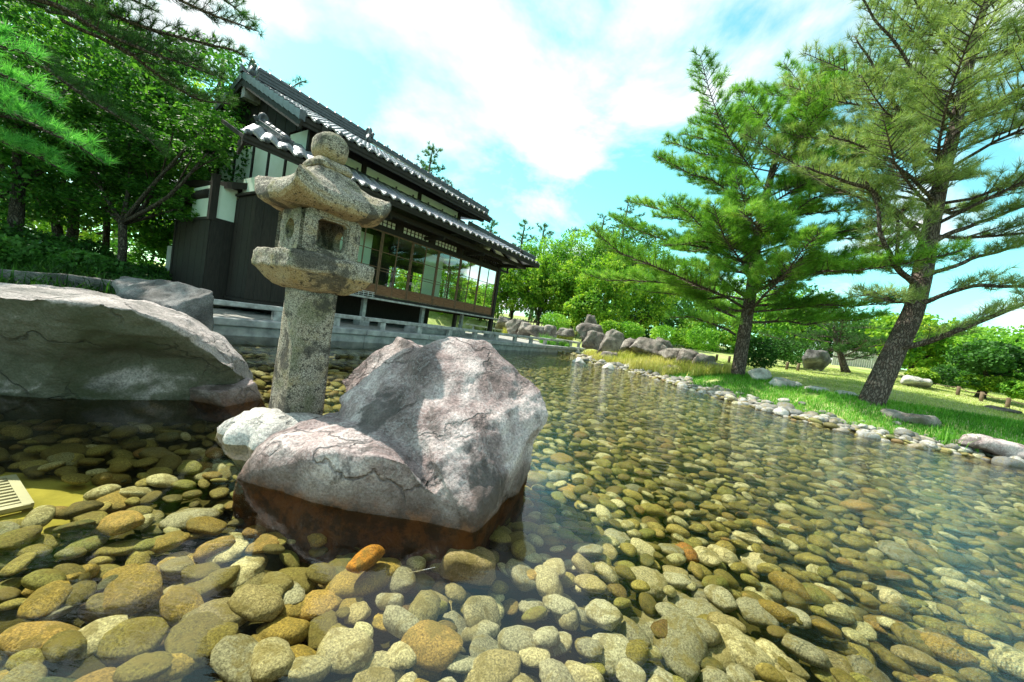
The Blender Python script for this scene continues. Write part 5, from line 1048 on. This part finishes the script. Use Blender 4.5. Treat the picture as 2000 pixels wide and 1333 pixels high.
    for k, (x, y, Y, r, rz, m, lab) in enumerate(bushes):
        c = AYp(x, y, Y); g = G(c); zc = max(g[2]+rz*.5, c[2]); bl = [blob_at((c[0], c[1], zc), r, r*.9, rz), blob_at((c[0]+r*.4, c[1]-.1, zc-rz*.2), r*.6, r*.6, rz*.7), blob_at((c[0]-r*.4, c[1], zc+rz*.15), r*.55, r*.5, rz*.7)]
        broadleaf('bush', lab, (g[0], g[1], g[2]), .03, g, bl, 2600, .085, m, cat='bush', clump=.3, limbs=False, thr=-.35, seed=k)
    # upright ornamental grass tufts
    for k, (x, y, Y, r, h, m, lab) in enumerate([(1075,662,16.5,.45,.55,'grass_green','clump of upright green reeds at the end of the terrace rail'), (1102,655,16.8,.3,.5,'grass_green','small clump of green reeds right of the bigger one by the rail'), (1108,628,20,.45,.7,'grass_dry','pale arching ornamental grass tuft below the hedge trees'),
              (1880,850,5.6,.22,.36,'grass_green','spiky lily like plant on the shore right of the leaning pine'), (1855,842,5.9,.18,.30,'grass_green','smaller spiky plant left of the larger one on the shore'), (1000,615,20.5,.4,.55,'grass_dry','tuft of pale grass behind the veranda post')]):
        c = AYp(x, y, Y); n = 420 if Y > 10 else 60; a = rng.uniform(0, 6.28, n); q = r*np.sqrt(rng.uniform(0, 1, n)); X = c[0]+q*np.cos(a); Y_ = c[1]+q*np.sin(a)
        tag(blades('grass_tuft', np.stack([X, Y_, hgt(X, Y_)-.02], 1), h, .022 if Y > 10 else .012, m, None, lean=.45), lab, 'plant')
    # reeds between bank wall and water, lush strip, lawn
    def field(n, x0, x1, y0, y1, cond):
        X = rng.uniform(x0, x1, n); Y = rng.uniform(y0, y1, n); s = pond_s(X, Y); k = (s > .12) & cond(X, Y, s); X, Y = X[k], Y[k]; return np.stack([X, Y, hgt(X, Y)-.01], 1)
    nzf = lambda X, Y, sc: np.array([noise.noise(Vector((a*sc, b*sc, 4))) for a, b in zip(X, Y)])
    blades('reeds', field(26000, 2.4, 6.5, 9.6, 16, lambda X, Y, s: (s < 2.3) & (s > .2) & (nzf(X, Y, 1.1) > -.25) & (Y > 10.4)), .34, .014, 'grass_dry', 'tall yellowish dry reeds between the bank wall and the water', 'grass', .5)
    blades('grass_strip', field(60000, 4, 11, 5, 11.5, lambda X, Y, s: (s > .28) & (s < 2.5+.3*np.sin(Y*2)) & (nzf(X, Y, 1.6) > -.42)), .10, .011, 'grass_green', 'lush dark green grass strip along the right shore under the two big pines', 'grass', .5)
    blades('lawn_grass', field(90000, 5, 22, 4.5, 17, lambda X, Y, s: (s > 2.2)), .055, .013, 'grass_lawn', 'pale sunlit lawn grass on the slope behind the two big pines', 'grass', .6)
    # fences
    f = empty('picket_fence', G(AYp(1050, 612, 21.5)), 'dark picket fence in the shade under the hedge trees', 'fence')
    a = Vector(AYp(955, 600, 21.5)); b = Vector(AYp(1130, 628, 21.5)); n = 34; z0 = h1(a.x, a.y); z1 = h1(b.x, b.y)
    for i in range(n):
        t = i/(n-1); p = a+(b-a)*t; z = z0+(z1-z0)*t; mb = MB(); mb.bar((p.x, p.y, z-.1), (p.x, p.y, z+.95), .04, .04, Vector((0, 1, 0))); mb.build('picket', M['dark_wood'], f)
    for dz in (.25, .8): mb = MB(); mb.bar((a.x, a.y-.05, z0+dz), (b.x, b.y-.05, z1+dz), .04, .07); mb.build('rail', M['dark_wood'], f)
    f = empty('panel_fence', G(AYp(1680, 700, 21)), 'pale vertical slat fence beyond the lawn seen left of the leaning trunk', 'fence')
    a = Vector(AYp(1630, 690, 21)); b = Vector(AYp(1740, 710, 21)); za = min(h1(a.x, a.y), a.z); n = 26
    for i in range(n):
        p = a+(b-a)*(i/(n-1)); z = h1(p.x, p.y); mb = MB(); mb.bar((p.x, p.y, z-.1), (p.x, p.y, z+.85), .09, .03, Vector((0, 1, 0))); mb.build('slat', M['pale_fence'], f)
    mb = MB(); mb.bar((a.x, a.y+.04, h1(a.x, a.y)+.7), (b.x, b.y+.04, h1(b.x, b.y)+.7), .04, .06); mb.build('rail', M['pale_fence'], f)
    f = empty('rope_fence', G(AYp(1870, 750, 12.5)), 'knee high fence of short dark posts and thin rope along the back of the lawn', 'fence'); prev = None
    for (x, y, Y) in [(1752,728,16), (1782,738,14.5), (1808,748,13.4), (1872,762,12.4), (1918,772,11.6), (1970,782,10.8), (2030,795,10.2)]:
        c = AYp(x, y, Y); z = h1(c[0], c[1]); mb = MB(); mb.tube([(c[0], c[1], z-.1), (c[0], c[1], z+.30)], [.05, .045], 8); mb.build('post', M['peg_wood'], f, True); q = Vector((c[0], c[1], z+.26))
        if prev: mb = MB(); mb.tube([prev, (prev+q)/2-Vector((0, 0, .06)), q], [.012]*3, 5); mb.build('rope', M['peg_wood'], f)
        prev = q
    for k, (x, y, Y, lab) in enumerate([(1541,697,14.5,'short pale topped peg at the back of the shaded lawn'), (1562,703,14.2,'second short peg right of the pale topped one'), (1404,676,16,'short wooden peg on the slope left of the middle pine trunk'), (1428,682,15.5,'tiny peg next to the middle pine trunk')]):
        c = AYp(x, y, Y); z = h1(c[0], c[1]); mb = MB(); mb.tube([(c[0], c[1], z-.1), (c[0], c[1], z+.28), (c[0], c[1], z+.30)], [.055, .05, .035], 8); tag(mb.build('peg', M['peg_wood'], None, True), lab, 'post', 'short pegs on the lawn')
build_right_planting()
